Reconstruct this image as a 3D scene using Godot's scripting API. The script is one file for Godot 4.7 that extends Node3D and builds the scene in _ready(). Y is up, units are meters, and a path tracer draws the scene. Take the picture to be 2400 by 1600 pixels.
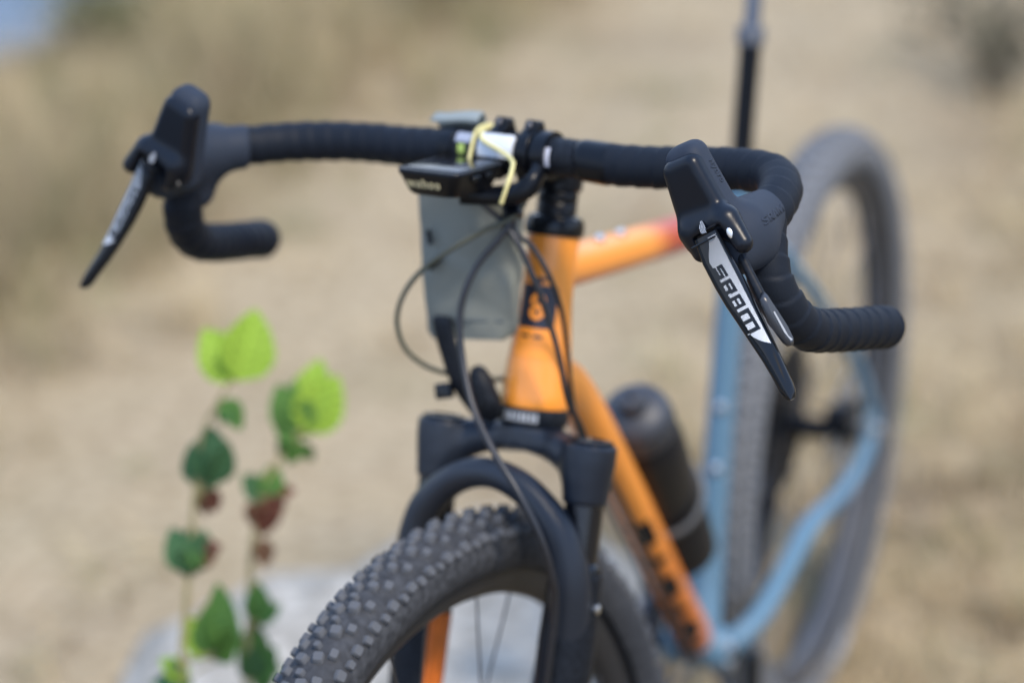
extends Node3D

# ------------------------------------------------------------------ mesh builder
class MB:
	var v := PackedVector3Array()
	var uv := PackedVector2Array()
	var col := PackedColorArray()
	var sg := PackedInt32Array()
	var idx := PackedInt32Array()
	var group := 0
	var tint := Color.WHITE

	func add(p: Vector3, t := Vector2.ZERO) -> int:
		v.append(p)
		uv.append(t)
		col.append(tint)
		sg.append(group)
		return v.size() - 1

	func tri(a: int, b: int, c: int) -> void:
		idx.append(a)
		idx.append(b)
		idx.append(c)

	# rows of equal length; closed rows are closed by a repeated vertex
	func grid(rows: Array, closed := true, uvs: Array = [], u0 := 0.0, u1 := 1.0) -> void:
		var start := v.size()
		var n: int = rows[0].size()
		var m := n + 1 if closed else n
		for r in rows.size():
			for c in m:
				var t := Vector2(lerpf(u0, u1, float(r) / maxf(1.0, rows.size() - 1)), float(c) / (m - 1))
				if uvs.size():
					t = uvs[r][c]
				add(rows[r][c % n], t)
		for r in rows.size() - 1:
			for c in m - 1:
				var a := start + r * m + c
				tri(a, a + 1, a + m)
				tri(a + 1, a + m + 1, a + m)

	func fan(ring: PackedVector3Array, flip: bool, bulge := Vector3.ZERO) -> void:
		group += 1
		var mid := Vector3.ZERO
		for p in ring:
			mid += p
		mid = mid / ring.size() + bulge
		var c := add(mid, Vector2(0.5, 0.5))
		var s := v.size()
		for p in ring:
			add(p, Vector2(0.5, 0.5))
		for i in ring.size():
			var j := (i + 1) % ring.size()
			if flip:
				tri(c, s + i, s + j)
			else:
				tri(c, s + j, s + i)
		group += 1

	func tube(path: PackedVector3Array, rad: PackedFloat32Array, segs := 12, caps := true, flat := 1.0, side := Vector3.ZERO, dome := 0.0) -> void:
		var rows := []
		var n := path.size()
		var nrm := Vector3.UP
		for i in n:
			var t := (path[mini(i + 1, n - 1)] - path[maxi(i - 1, 0)]).normalized()
			if i == 0:
				nrm = side if side != Vector3.ZERO else (Vector3.RIGHT if absf(t.x) < 0.8 else Vector3.UP)
			elif side != Vector3.ZERO:
				nrm = side
			nrm = (nrm - t * nrm.dot(t)).normalized()
			var b := t.cross(nrm)
			var ring := PackedVector3Array()
			for k in segs:
				var a := TAU * k / segs
				ring.append(path[i] + nrm * cos(a) * rad[i] + b * sin(a) * rad[i] * flat)
			rows.append(ring)
		var length := 0.0
		for i in n - 1:
			length += path[i].distance_to(path[i + 1])
		grid(rows, true, [], 0.0, length)
		if caps:
			fan(rows[0], false, (path[0] - path[1]).normalized() * dome)
			fan(rows[n - 1], true, (path[n - 1] - path[n - 2]).normalized() * dome)

	# profile of (radius, height) along local y
	func lathe(profile: Array, segs: int, xf := Transform3D()) -> void:
		var part := []
		for i in profile.size():
			var ring := PackedVector3Array()
			for k in segs:
				var a := TAU * k / segs
				ring.append(xf * Vector3(profile[i].x * cos(a), profile[i].y, profile[i].x * sin(a)))
			part.append(ring)
			if i > 0 and i < profile.size() - 1:
				var d0: Vector2 = (profile[i] - profile[i - 1]).normalized()
				var d1: Vector2 = (profile[i + 1] - profile[i]).normalized()
				if d0.dot(d1) < 0.75:
					grid(part, true)
					group += 1
					part = [ring]
		grid(part, true)
		group += 1

	# rounded box
	func rbox(size: Vector3, r: float, xf := Transform3D(), k := 2) -> void:
		var h := size / 2.0
		r = minf(r, minf(h.x, minf(h.y, h.z)))
		var g := []
		for i in k + 1:
			g.append([-tan(PI / 4 * (1.0 - float(i) / k)), -1.0])
		for i in k + 1:
			g.append([tan(PI / 4 * float(i) / k), 1.0])
		for axis in 3:
			for s in [-1.0, 1.0]:
				var rows := []
				for a in g:
					var row := PackedVector3Array()
					for b in g:
						var d := Vector3.ZERO
						var sign_ := Vector3.ZERO
						d[axis] = s
						sign_[axis] = s
						d[(axis + 1) % 3] = a[0]
						sign_[(axis + 1) % 3] = a[1]
						d[(axis + 2) % 3] = b[0]
						sign_[(axis + 2) % 3] = b[1]
						row.append(xf * (d.normalized() * r + sign_ * (h - Vector3(r, r, r))))
					if s < 0:
						row.reverse()
					rows.append(row)
				grid(rows, false)

	func mirrored() -> MB:
		var o := MB.new()
		o.uv = uv.duplicate()
		o.col = col.duplicate()
		o.sg = sg.duplicate()
		for p in v:
			o.v.append(Vector3(-p.x, p.y, p.z))
		for i in range(0, idx.size(), 3):
			o.tri(idx[i], idx[i + 2], idx[i + 1])
		return o

	func mesh(closed := true) -> ArrayMesh:
		if closed:
			var vol := 0.0
			for i in range(0, idx.size(), 3):
				vol += v[idx[i]].dot(v[idx[i + 1]].cross(v[idx[i + 2]]))
			if vol > 0.0:
				for i in range(0, idx.size(), 3):
					var t := idx[i + 1]
					idx[i + 1] = idx[i + 2]
					idx[i + 2] = t
		var st := SurfaceTool.new()
		st.begin(Mesh.PRIMITIVE_TRIANGLES)
		for i in v.size():
			st.set_smooth_group(sg[i])
			st.set_uv(uv[i])
			st.set_color(col[i])
			st.add_vertex(v[i])
		for i in idx:
			st.add_index(i)
		st.generate_normals()
		return st.commit()

# ------------------------------------------------------------------ helpers
func spline(pts: Array, n: int) -> PackedVector3Array:
	var out := PackedVector3Array()
	for i in pts.size() - 1:
		var a: Vector3 = pts[maxi(i - 1, 0)]
		var b: Vector3 = pts[i]
		var c: Vector3 = pts[i + 1]
		var d: Vector3 = pts[mini(i + 2, pts.size() - 1)]
		for k in n:
			out.append(b.cubic_interpolate(c, a, d, float(k) / n))
	out.append(pts[pts.size() - 1])
	return out

func radii(rs: Array, n: int) -> PackedFloat32Array:
	var out := PackedFloat32Array()
	for i in rs.size() - 1:
		for k in n:
			out.append(lerpf(rs[i], rs[i + 1], smoothstep(0.0, 1.0, float(k) / n)))
	out.append(rs[rs.size() - 1])
	return out

func same(r: float, n: int) -> PackedFloat32Array:
	var out := PackedFloat32Array()
	out.resize(n)
	out.fill(r)
	return out

func put(called: String, mesh: Mesh, m: Material, parent: Node = self, xf := Transform3D()) -> MeshInstance3D:
	var o := MeshInstance3D.new()
	o.name = called
	o.mesh = mesh
	o.material_override = m
	o.transform = xf
	parent.add_child(o, true)
	return o

func thing(called: String, label: String, category: String, at := Vector3.ZERO, group := "") -> Node3D:
	var o := Node3D.new()
	o.name = called
	add_child(o, true)
	o.position = at
	tag(o, label, category, group)
	return o

func tag(o: Node, label: String, category := "", group := "", kind := "") -> void:
	if label:
		o.set_meta("label", label)
	if category:
		o.set_meta("category", category)
	if group:
		o.set_meta("group", group)
	if kind:
		o.set_meta("kind", kind)

func node(called: String, parent: Node, xf := Transform3D()) -> Node3D:
	var o := Node3D.new()
	o.name = called
	o.transform = xf
	parent.add_child(o, true)
	return o

func lin(r: float, g: float, b: float) -> Color:
	return Color(r, g, b).linear_to_srgb()

func mat(c: Color, rough := 0.5, metal := 0.0, spec := 0.5) -> StandardMaterial3D:
	var m := StandardMaterial3D.new()
	m.albedo_color = c
	m.roughness = rough
	m.metallic = metal
	m.metallic_specular = spec
	return m

func noise_tex(freq: float, as_normal: bool, strength := 4.0, ramp: Gradient = null, seed_ := 1, octaves := 4, kind := FastNoiseLite.TYPE_SIMPLEX_SMOOTH) -> NoiseTexture2D:
	var n := FastNoiseLite.new()
	n.noise_type = kind
	n.frequency = freq
	n.seed = seed_
	n.fractal_octaves = octaves
	var t := NoiseTexture2D.new()
	t.width = 512
	t.height = 512
	t.seamless = true
	t.noise = n
	t.as_normal_map = as_normal
	t.bump_strength = strength
	if ramp:
		t.color_ramp = ramp
	return t

func ramp2(a: Color, b: Color) -> Gradient:
	var g := Gradient.new()
	g.set_color(0, a)
	g.set_color(1, b)
	return g

func grained(m: StandardMaterial3D, tex: Texture2D, scale: float, depth: float) -> StandardMaterial3D:
	m.uv1_triplanar = true
	m.uv1_scale = Vector3.ONE * scale
	m.normal_enabled = true
	m.normal_texture = tex
	m.normal_scale = depth
	return m

# signed distances, for the moulded pieces
func sd_caps(p: Vector3, a: Vector3, b: Vector3, ra: float, rb: float) -> float:
	var ab := b - a
	var h := clampf((p - a).dot(ab) / ab.length_squared(), 0.0, 1.0)
	return p.distance_to(a + ab * h) - lerpf(ra, rb, h)

func sd_box(p: Vector3, half: Vector3, r: float) -> float:
	var q := p.abs() - half + Vector3(r, r, r)
	return q.max(Vector3.ZERO).length() + minf(maxf(q.x, maxf(q.y, q.z)), 0.0) - r

func smin(a: float, b: float, k: float) -> float:
	var h := maxf(k - absf(a - b), 0.0) / k
	return minf(a, b) - h * h * k * 0.25

func smax(a: float, b: float, k: float) -> float:
	return -smin(-a, -b, k)

func nets(f: Callable, lo: Vector3, hi: Vector3, h: float) -> MB:
	var mb := MB.new()
	var nx := int(ceil((hi.x - lo.x) / h)) + 1
	var ny := int(ceil((hi.y - lo.y) / h)) + 1
	var nz := int(ceil((hi.z - lo.z) / h)) + 1
	var d := PackedFloat32Array()
	d.resize(nx * ny * nz)
	var i := 0
	for z in nz:
		for y in ny:
			for x in nx:
				d[i] = f.call(lo + Vector3(x, y, z) * h)
				i += 1
	var at := PackedInt32Array()
	at.resize(nx * ny * nz)
	at.fill(-1)
	var sy := nx
	var sz := nx * ny
	for z in nz - 1:
		for y in ny - 1:
			for x in nx - 1:
				var o := x + y * sy + z * sz
				var mask := 0
				var sum := Vector3.ZERO
				var n := 0
				for c in 8:
					if d[o + (c & 1) + ((c >> 1) & 1) * sy + (c >> 2) * sz] < 0.0:
						mask |= 1 << c
				if mask == 0 or mask == 255:
					continue
				for c in 8:
					for axis in 3:
						var e := c | (1 << axis)
						if e == c:
							continue
						if ((mask >> c) & 1) == ((mask >> e) & 1):
							continue
						var da := d[o + (c & 1) + ((c >> 1) & 1) * sy + (c >> 2) * sz]
						var db := d[o + (e & 1) + ((e >> 1) & 1) * sy + (e >> 2) * sz]
						var pa := Vector3(c & 1, (c >> 1) & 1, c >> 2)
						var pb := Vector3(e & 1, (e >> 1) & 1, e >> 2)
						sum += pa.lerp(pb, da / (da - db))
						n += 1
				at[o] = mb.add(lo + (Vector3(x, y, z) + sum / n) * h)
	for z in range(1, nz - 1):
		for y in range(1, ny - 1):
			for x in range(1, nx - 1):
				var o := x + y * sy + z * sz
				var s0 := d[o] < 0.0
				for axis in 3:
					var step: int = [1, sy, sz][axis]
					if s0 == (d[o + step] < 0.0):
						continue
					var u: int = [sy, sz, 1][axis]
					var w: int = [sz, 1, sy][axis]
					var a := at[o]
					var b := at[o - u]
					var c := at[o - u - w]
					var e := at[o - w]
					if a < 0 or b < 0 or c < 0 or e < 0:
						continue
					if s0:
						mb.tri(a, b, c)
						mb.tri(a, c, e)
					else:
						mb.tri(a, c, b)
						mb.tri(a, e, c)
	return mb

# ------------------------------------------------------------------ bicycle geometry
var rng := RandomNumberGenerator.new()
var M := {}
const WHEEL_R := 0.3638
const REAR_AXLE := Vector3(0, 0.3638, -1.0991)
const BB := Vector3(0, 0.2937, -0.665)
const BASE := Vector3(0, 0.7672, -0.1979)          # lower end of the head tube
var UP := Vector3(0, 0.9396, -0.3424).normalized()  # steering axis
var FW := Vector3(0, 0.3424, 0.9396).normalized()
var STEER := Transform3D()
var LEVER := Transform3D()

func along(a: float) -> Vector3:
	return BASE + UP * a

func F(l: float, a: float, f: float) -> Vector3:   # fork and cockpit coordinates: lateral, along the axis, forward
	return BASE + Vector3.RIGHT * l + UP * a + FW * f

func Fs(list: Array) -> Array:
	var out := []
	for q in list:
		out.append(F(q[0], q[1], q[2]))
	return out

func materials() -> void:
	var rough_n := noise_tex(0.06, true, 3.0, null, 3)
	var fine_n := noise_tex(0.15, true, 2.0, null, 5)
	var dust := noise_tex(0.012, false, 1.0, ramp2(Color(0.55, 0.55, 0.56), Color(1, 1, 1)), 8, 5)
	M.hood = grained(mat(lin(0.025, 0.032, 0.046), 0.6, 0.0, 0.27), fine_n, 40.0, 0.25)
	M.tape = grained(mat(lin(0.0075, 0.0105, 0.0165), 0.58, 0.0, 0.28), rough_n, 22.0, 0.5)
	M.gloss = mat(lin(0.003, 0.004, 0.006), 0.16, 0.0, 0.4)
	M.satin = grained(mat(lin(0.003, 0.004, 0.0065), 0.3, 0.0, 0.33), fine_n, 30.0, 0.1)
	M.matte = grained(mat(lin(0.011, 0.014, 0.02), 0.5, 0.0, 0.3), fine_n, 16.0, 0.2)
	M.matte.albedo_color = lin(0.017, 0.021, 0.028)
	M.matte.albedo_texture = noise_tex(0.02, false, 1.0, ramp2(Color(0.45, 0.45, 0.47), Color(1, 1, 1)), 18, 5)
	M.crown = grained(mat(lin(0.013, 0.017, 0.025), 0.38, 0.0, 0.45), fine_n, 16.0, 0.2)
	M.steel = mat(lin(0.6, 0.6, 0.6), 0.3, 1.0)
	M.lever_body = grained(mat(lin(0.003, 0.005, 0.010), 0.33, 0.0, 0.38), fine_n, 30.0, 0.1)
	M.paddle = mat(lin(0.03, 0.033, 0.04), 0.3, 0.0, 0.45)
	M.bolt = mat(lin(0.75, 0.75, 0.76), 0.42, 0.8)
	M.dark_steel = mat(lin(0.12, 0.12, 0.13), 0.4, 1.0)
	M.white = mat(lin(0.75, 0.76, 0.78), 0.5)
	M.orange = mat(lin(0.90, 0.305, 0.035), 0.34, 0.0, 0.5)
	M.orange.clearcoat_enabled = true
	M.orange.clearcoat = 0.5
	M.orange.clearcoat_roughness = 0.15
	M.fade = M.orange.duplicate()
	M.fade.albedo_color = Color.WHITE
	M.fade.vertex_color_use_as_albedo = true
	M.blue = mat(lin(0.092, 0.180, 0.255), 0.36, 0.0, 0.4)
	M.blue.clearcoat_enabled = true
	M.blue.clearcoat = 0.4
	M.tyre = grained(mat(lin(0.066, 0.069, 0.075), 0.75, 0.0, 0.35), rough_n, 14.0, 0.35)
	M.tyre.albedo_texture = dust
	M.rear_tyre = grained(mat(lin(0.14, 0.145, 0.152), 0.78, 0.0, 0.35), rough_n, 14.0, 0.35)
	M.knob = mat(lin(0.082, 0.085, 0.091), 0.72, 0.0, 0.35)
	M.rim = mat(lin(0.02, 0.021, 0.024), 0.45)
	M.sprocket = mat(lin(0.007, 0.0075, 0.009), 0.5, 0.0, 0.3)
	M.cable = mat(lin(0.013, 0.014, 0.018), 0.4)
	M.olive = mat(lin(0.075, 0.075, 0.05), 0.5)
	M.pouch = grained(mat(lin(0.185, 0.192, 0.165), 0.85, 0.0, 0.3), rough_n, 20.0, 0.5)
	M.elastic = mat(lin(0.62, 0.55, 0.24), 0.7)
	M.bottle = grained(mat(lin(0.006, 0.007, 0.010), 0.4, 0.0, 0.38), fine_n, 12.0, 0.15)
	M.bottle_cap = mat(lin(0.03, 0.035, 0.045), 0.5)

func _ready() -> void:
	rng.seed = 71
	# camera: a 100 mm lens at eye height, focused on the nearer brake lever
	var cam := Camera3D.new()
	cam.name = "camera"
	add_child(cam)
	cam.rotation_order = EULER_ORDER_YXZ
	cam.position = Vector3(0.805, 1.7604, 1.8566)
	cam.rotation_degrees = Vector3(-22.9251, 21.87, -1.012)
	var lens := CameraAttributesPhysical.new()
	lens.frustum_focal_length = 100.17
	lens.frustum_focus_distance = 2.095
	lens.frustum_near = 0.05
	lens.frustum_far = 1500.0
	lens.exposure_aperture = 2.15
	cam.attributes = lens
	cam.current = true

	var we := WorldEnvironment.new()
	we.name = "world_environment"
	var env := Environment.new()
	env.background_mode = Environment.BG_SKY
	var sky := Sky.new()
	var sm := ProceduralSkyMaterial.new()
	sm.sky_top_color = Color(0.54, 0.66, 0.85)
	sm.sky_horizon_color = Color(0.80, 0.83, 0.86)
	sm.sky_curve = 0.2
	sm.ground_bottom_color = Color(0.34, 0.30, 0.24)
	sm.ground_horizon_color = Color(0.55, 0.52, 0.46)
	sky.sky_material = sm
	env.sky = sky
	env.tonemap_mode = Environment.TONE_MAPPER_LINEAR
	env.tonemap_exposure = 2.6
	env.sdfgi_enabled = true
	env.ssao_enabled = true
	env.ssil_enabled = true
	we.environment = env
	add_child(we)

	var sun := DirectionalLight3D.new()
	sun.name = "sun"
	sun.light_energy = 0.5
	sun.light_angular_distance = 11.0
	sun.light_color = Color(1.0, 0.95, 0.88)
	sun.shadow_enabled = true
	sun.rotation_degrees = Vector3(-58, 62, 0)
	add_child(sun)

	STEER = Transform3D(Basis(UP, deg_to_rad(-10.648)), Vector3.ZERO)
	STEER.origin = BASE - STEER.basis * BASE
	var a := deg_to_rad(20.0)
	LEVER = Transform3D(Basis(Vector3(cos(a), sin(a), 0), Vector3(-sin(a), cos(a), 0), Vector3(0, 0, 1)), Vector3(0.27, 0.985, -0.12))
	materials()
	setting()
	bicycle()
	carried_things()
	saplings()

# ------------------------------------------------------------------ setting
const EDGE := -2.2   # the lake bank lies left of this line

func ground_height(x: float, z: float, n: FastNoiseLite) -> float:
	var h := 0.035 * n.get_noise_2d(x * 0.6, z * 0.6) + 0.012 * n.get_noise_2d(x * 4.0, z * 4.0)
	h *= smoothstep(0.2, 1.2, absf(x) + absf(z + 0.5) * 0.5)
	var bank := EDGE + 0.12 * n.get_noise_2d(z * 0.5, 40.0)
	h -= 1.9 * smoothstep(0.0, 1.0, (bank - x) / 0.9)
	h += 0.04 * smoothstep(0.9, 0.0, absf(x - bank - 0.35))
	if z > 4.0 or x > 4.0:
		h += 0.4 * smoothstep(0.0, 30.0, maxf(z - 4.0, x - 4.0)) * (0.6 + n.get_noise_2d(x * 0.05, z * 0.05))
	return h

func coords(lo: float, hi: float, step: float, far: float) -> PackedFloat32Array:
	var out := PackedFloat32Array()
	var s := step
	var x := lo
	var left := []
	while x > -far:
		s *= 1.35
		x -= s
		left.append(x)
	left.reverse()
	out.append_array(PackedFloat32Array(left))
	x = lo
	while x < hi:
		out.append(x)
		x += step
	s = step
	while x < far:
		out.append(x)
		s *= 1.35
		x += s
	return out

func setting() -> void:
	var n := FastNoiseLite.new()
	n.seed = 11
	n.frequency = 1.0
	n.fractal_octaves = 3
	var broad := FastNoiseLite.new()
	broad.seed = 4
	broad.frequency = 0.9
	broad.fractal_octaves = 3
	# ground: dry, trodden grass with a paler worn track
	var xs := coords(-3.6, 1.6, 0.06, 260.0)
	var zs := coords(-5.4, 1.2, 0.06, 260.0)
	var mb := MB.new()
	var rows := []
	var uvs := []
	var straw := Color(0.375, 0.288, 0.172)
	var pale := Color(0.475, 0.388, 0.262)
	var brown := Color(0.235, 0.178, 0.122)
	var olive := Color(0.29, 0.245, 0.145)
	for z in zs:
		for x in xs:
			var b := broad.get_noise_2d(x * 1.3, z * 1.3)
			var c := straw.lerp(brown, clampf(0.2 + b * 1.6, 0.0, 0.9))
			c = c.lerp(pale, clampf(0.5 - b + 0.9 * broad.get_noise_2d(x * 2.1 + 9.0, z * 2.1), 0.0, 0.7))
			var track := smoothstep(0.95, 0.25, absf(x + 0.85 - 0.12 * sin(z * 1.1) + (z + 3.0) * 0.12))
			c = c.lerp(pale, track * 0.75)
			c = c.lerp(olive, 0.7 * smoothstep(-1.35, -1.9, x + 0.3 * broad.get_noise_2d(x + 3.0, z)))
			c = c.lerp(olive, 0.45 * clampf(broad.get_noise_2d(x * 1.7 + 30.0, z * 1.7) * 2.0 - 0.25, 0.0, 1.0))
			mb.tint = c
			mb.add(Vector3(x, ground_height(x, z, n), z), Vector2(x, z))
	for r in zs.size() - 1:
		for c in xs.size() - 1:
			var a := r * xs.size() + c
			mb.tri(a, a + 1, a + xs.size())
			mb.tri(a + 1, a + xs.size() + 1, a + xs.size())
	var gm := mat(Color.WHITE, 0.95, 0.0, 0.2)
	gm.vertex_color_use_as_albedo = true
	gm.albedo_texture = noise_tex(0.03, false, 1.0, ramp2(Color(0.72, 0.70, 0.66), Color(1, 1, 1)), 21, 5)
	gm.uv1_scale = Vector3(1.7, 1.7, 1.7)
	gm.normal_enabled = true
	gm.normal_texture = noise_tex(0.05, true, 6.0, null, 22, 5)
	var g := put("ground", mb.mesh(false), gm)
	tag(g, "dry trodden grass and pale dirt ground all round the bicycle", "ground", "", "structure")
	# lake below the bank on the left
	var wm := MB.new()
	var wr := []
	for z in 2:
		wr.append(PackedVector3Array([Vector3(-420, -1.35, lerpf(-420, 420, z)), Vector3(-2.3, -1.35, lerpf(-420, 420, z))]))
	wm.grid(wr, false)
	var water := mat(lin(0.035, 0.07, 0.11), 0.15, 0.0, 0.4)
	water.normal_enabled = true
	water.normal_texture = noise_tex(0.02, true, 2.0, null, 31)
	water.uv1_triplanar = true
	water.uv1_world_triplanar = true
	water.uv1_scale = Vector3.ONE * 0.4
	tag(put("lake_water", wm.mesh(false), water), "blue lake water below the grassy bank", "water", "", "structure")
	# low far shore and hills
	var hm := MB.new()
	var hr := []
	for i in 73:
		var ang := TAU * i / 72.0
		var d := Vector3(cos(ang), 0, sin(ang))
		var top := 14.0 + 9.0 * n.get_noise_2d(cos(ang) * 3.0, sin(ang) * 3.0)
		hr.append(PackedVector3Array([d * 250.0 + Vector3(0, -6, 0), d * 300.0 + Vector3(0, top * 0.8, 0), d * 400.0 + Vector3(0, top * 1.5, 0), d * 600.0 + Vector3(0, -8, 0)]))
	hm.grid(hr, false)
	tag(put("hills", hm.mesh(false), grained(mat(lin(0.06, 0.075, 0.05), 0.95), noise_tex(0.05, true, 6.0, null, 9), 0.05, 1.0)), "low wooded hills round the lake", "hills", "", "structure")
	grass(n)
	boulder()
	shrubs(n)

func blade_tuft(blades: int, tall: float, spread: float, width: float, lean: float) -> ArrayMesh:
	var mb := MB.new()
	for i in blades:
		var a := rng.randf() * TAU
		var root := Vector3(cos(a), 0, sin(a)) * spread * sqrt(rng.randf())
		var out := Vector3(cos(a + rng.randf_range(-0.9, 0.9)), 0, sin(a + rng.randf_range(-0.9, 0.9)))
		var h := tall * rng.randf_range(0.5, 1.1)
		var side := out.cross(Vector3.UP) * width
		var rows := []
		for k in 4:
			var t := k / 3.0
			var p := root + Vector3.UP * h * (t - 0.18 * lean * t * t) + out * h * lean * t * t
			rows.append(PackedVector3Array([p - side * (1.0 - t * 0.9), p + side * (1.0 - t * 0.9)]))
		mb.tint = Color.WHITE * rng.randf_range(0.75, 1.1)
		mb.grid(rows, false)
	return mb.mesh(false)

func scatter(called: String, label: String, mesh: Mesh, spots: Array, m: Material) -> void:
	var mm := MultiMesh.new()
	mm.transform_format = MultiMesh.TRANSFORM_3D
	mm.use_colors = true
	mm.mesh = mesh
	mm.instance_count = spots.size()
	for i in spots.size():
		mm.set_instance_transform(i, spots[i][0])
		mm.set_instance_color(i, spots[i][1])
	var o := MultiMeshInstance3D.new()
	o.name = called
	o.multimesh = mm
	o.material_override = m
	add_child(o, true)
	tag(o, label, "grass", "", "stuff")

func grass(n: FastNoiseLite) -> void:
	var m := mat(Color.WHITE, 0.85, 0.0, 0.25)
	m.vertex_color_use_as_albedo = true
	m.cull_mode = BaseMaterial3D.CULL_DISABLED
	m.backlight_enabled = true
	m.backlight = Color(0.22, 0.18, 0.11)
	var low := []
	for i in 30000:
		var x := rng.randf_range(-2.2, 1.8)
		var z := rng.randf_range(-5.2, 0.6)
		if i >= 14000:
			x = rng.randf_range(-2.1, 7.0)
			z = rng.randf_range(-9.0, 3.5)
			if x < 1.8 and z > -5.2 and z < 0.6:
				continue
		var k := n.get_noise_2d(x * 1.1 + 7.0, z * 1.1)
		var track := smoothstep(0.95, 0.35, absf(x + 0.85 + (z + 3.0) * 0.12))
		if rng.randf() < track * 0.93 or k < -0.25 and rng.randf() < 0.6:
			continue
		var c := Color(0.55, 0.435, 0.255).lerp(Color(0.30, 0.215, 0.125), pow(rng.randf(), 1.4))
		if rng.randf() < 0.10 + 0.4 * smoothstep(0.1, 0.4, k):
			c = c.lerp(Color(0.17, 0.20, 0.07), 0.75)
		var s := rng.randf_range(0.6, 1.3)
		low.append([Transform3D(Basis(Vector3.UP, rng.randf() * TAU).scaled(Vector3(s, s * rng.randf_range(0.6, 1.2), s)), Vector3(x, ground_height(x, z, n) - 0.004, z)), c])
	scatter("dry_grass", "short dry straw coloured grass tufts on the trodden ground", blade_tuft(12, 0.055, 0.035, 0.0019, 0.9), low, m)
	var tall := []
	for i in 3600:
		var x := rng.randf_range(-2.2, -1.1)
		var z := rng.randf_range(-6.2, 0.0)
		if rng.randf() < smoothstep(-1.75, -1.15, x):
			continue
		var k := n.get_noise_2d(x * 1.6 + 3.0, z * 1.6)
		var c := Color(0.54, 0.43, 0.255).lerp(Color(0.36, 0.285, 0.17), clampf(0.5 + k * 1.6, 0.0, 1.0))
		if rng.randf() < 0.25:
			c = Color(0.28, 0.265, 0.13)
		var s := rng.randf_range(0.6, 1.2) * (0.55 + 0.35 * smoothstep(-2.0, -1.7, x) - 0.25 * smoothstep(-1.7, -1.2, x))
		tall.append([Transform3D(Basis(Vector3.UP, rng.randf() * TAU).scaled(Vector3(s, s, s)), Vector3(x, ground_height(x, z, n) - 0.01, z)), c])
	scatter("bank_grass", "taller yellow olive grass along the lake bank", blade_tuft(14, 0.21, 0.045, 0.0022, 0.55), tall, m)

func boulder() -> void:
	# flat pale boulders set in the grass behind the front wheel
	var n := FastNoiseLite.new()
	n.seed = 5
	n.frequency = 3.2
	n.fractal_octaves = 4
	var rock := grained(mat(lin(0.57, 0.525, 0.455), 0.85, 0.0, 0.3), noise_tex(0.04, true, 5.0, null, 14, 5), 3.0, 0.8)
	rock.albedo_texture = noise_tex(0.015, false, 1.0, ramp2(Color(0.55, 0.55, 0.53), Color(1, 1, 1)), 15, 5)
	var specs := [[Vector3(-0.46, 0.01, -0.80), Vector3(0.29, 0.115, 0.30), 0.25, "large pale grey flat boulder behind the front wheel"],
		[Vector3(-0.40, 0.0, -1.06), Vector3(0.22, 0.125, 0.22), -0.3, "smaller whitish boulder beyond the large grey one"]]
	for s in specs:
		var mb := MB.new()
		var rows := []
		for r in 25:
			var phi := PI * (r / 24.0 - 0.5)
			var ring := PackedVector3Array()
			for c in 40:
				var th := TAU * c / 40.0
				var d := Vector3(cos(phi) * cos(th), sin(phi), cos(phi) * sin(th))
				var q := Vector3(signf(d.x) * pow(absf(d.x), 0.75), signf(d.y) * pow(absf(d.y), 0.6), signf(d.z) * pow(absf(d.z), 0.75))
				ring.append(q * s[1] * (1.0 + 0.16 * n.get_noise_3dv(d * 0.45 + s[0]) + 0.05 * n.get_noise_3dv(d * 1.6 + s[0])))
			rows.append(ring)
		mb.grid(rows)
		var o := put("boulder", mb.mesh(), rock, self, Transform3D(Basis(Vector3.UP, s[2]), s[0]))
		tag(o, s[3], "boulder", "")

func leaf_mesh(length: float, width: float, tip := 1.6, fold := 0.25) -> ArrayMesh:
	# a leaf along +y from its stalk, folded a little along the midrib and curling back
	var mb := MB.new()
	var rows := []
	for i in 9:
		var t := i / 8.0
		var w := width * 0.5 * pow(sin(PI * pow(t, 0.72)), 0.75) * (1.0 if t < 0.5 else lerpf(1.0, 0.92, (t - 0.5) * tip))
		if i == 8:
			w = 0.0005
		if i == 0:
			w = 0.0015
		var row := PackedVector3Array()
		for k in 7:
			var s := k / 3.0 - 1.0
			row.append(Vector3(s * w, length * (t - 0.08 * t * t), absf(s) * w * fold - 0.16 * length * t * t + 0.05 * w * sin(t * 19.0) * absf(s)))
		rows.append(row)
	mb.grid(rows, false)
	return mb.mesh(false)

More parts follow.
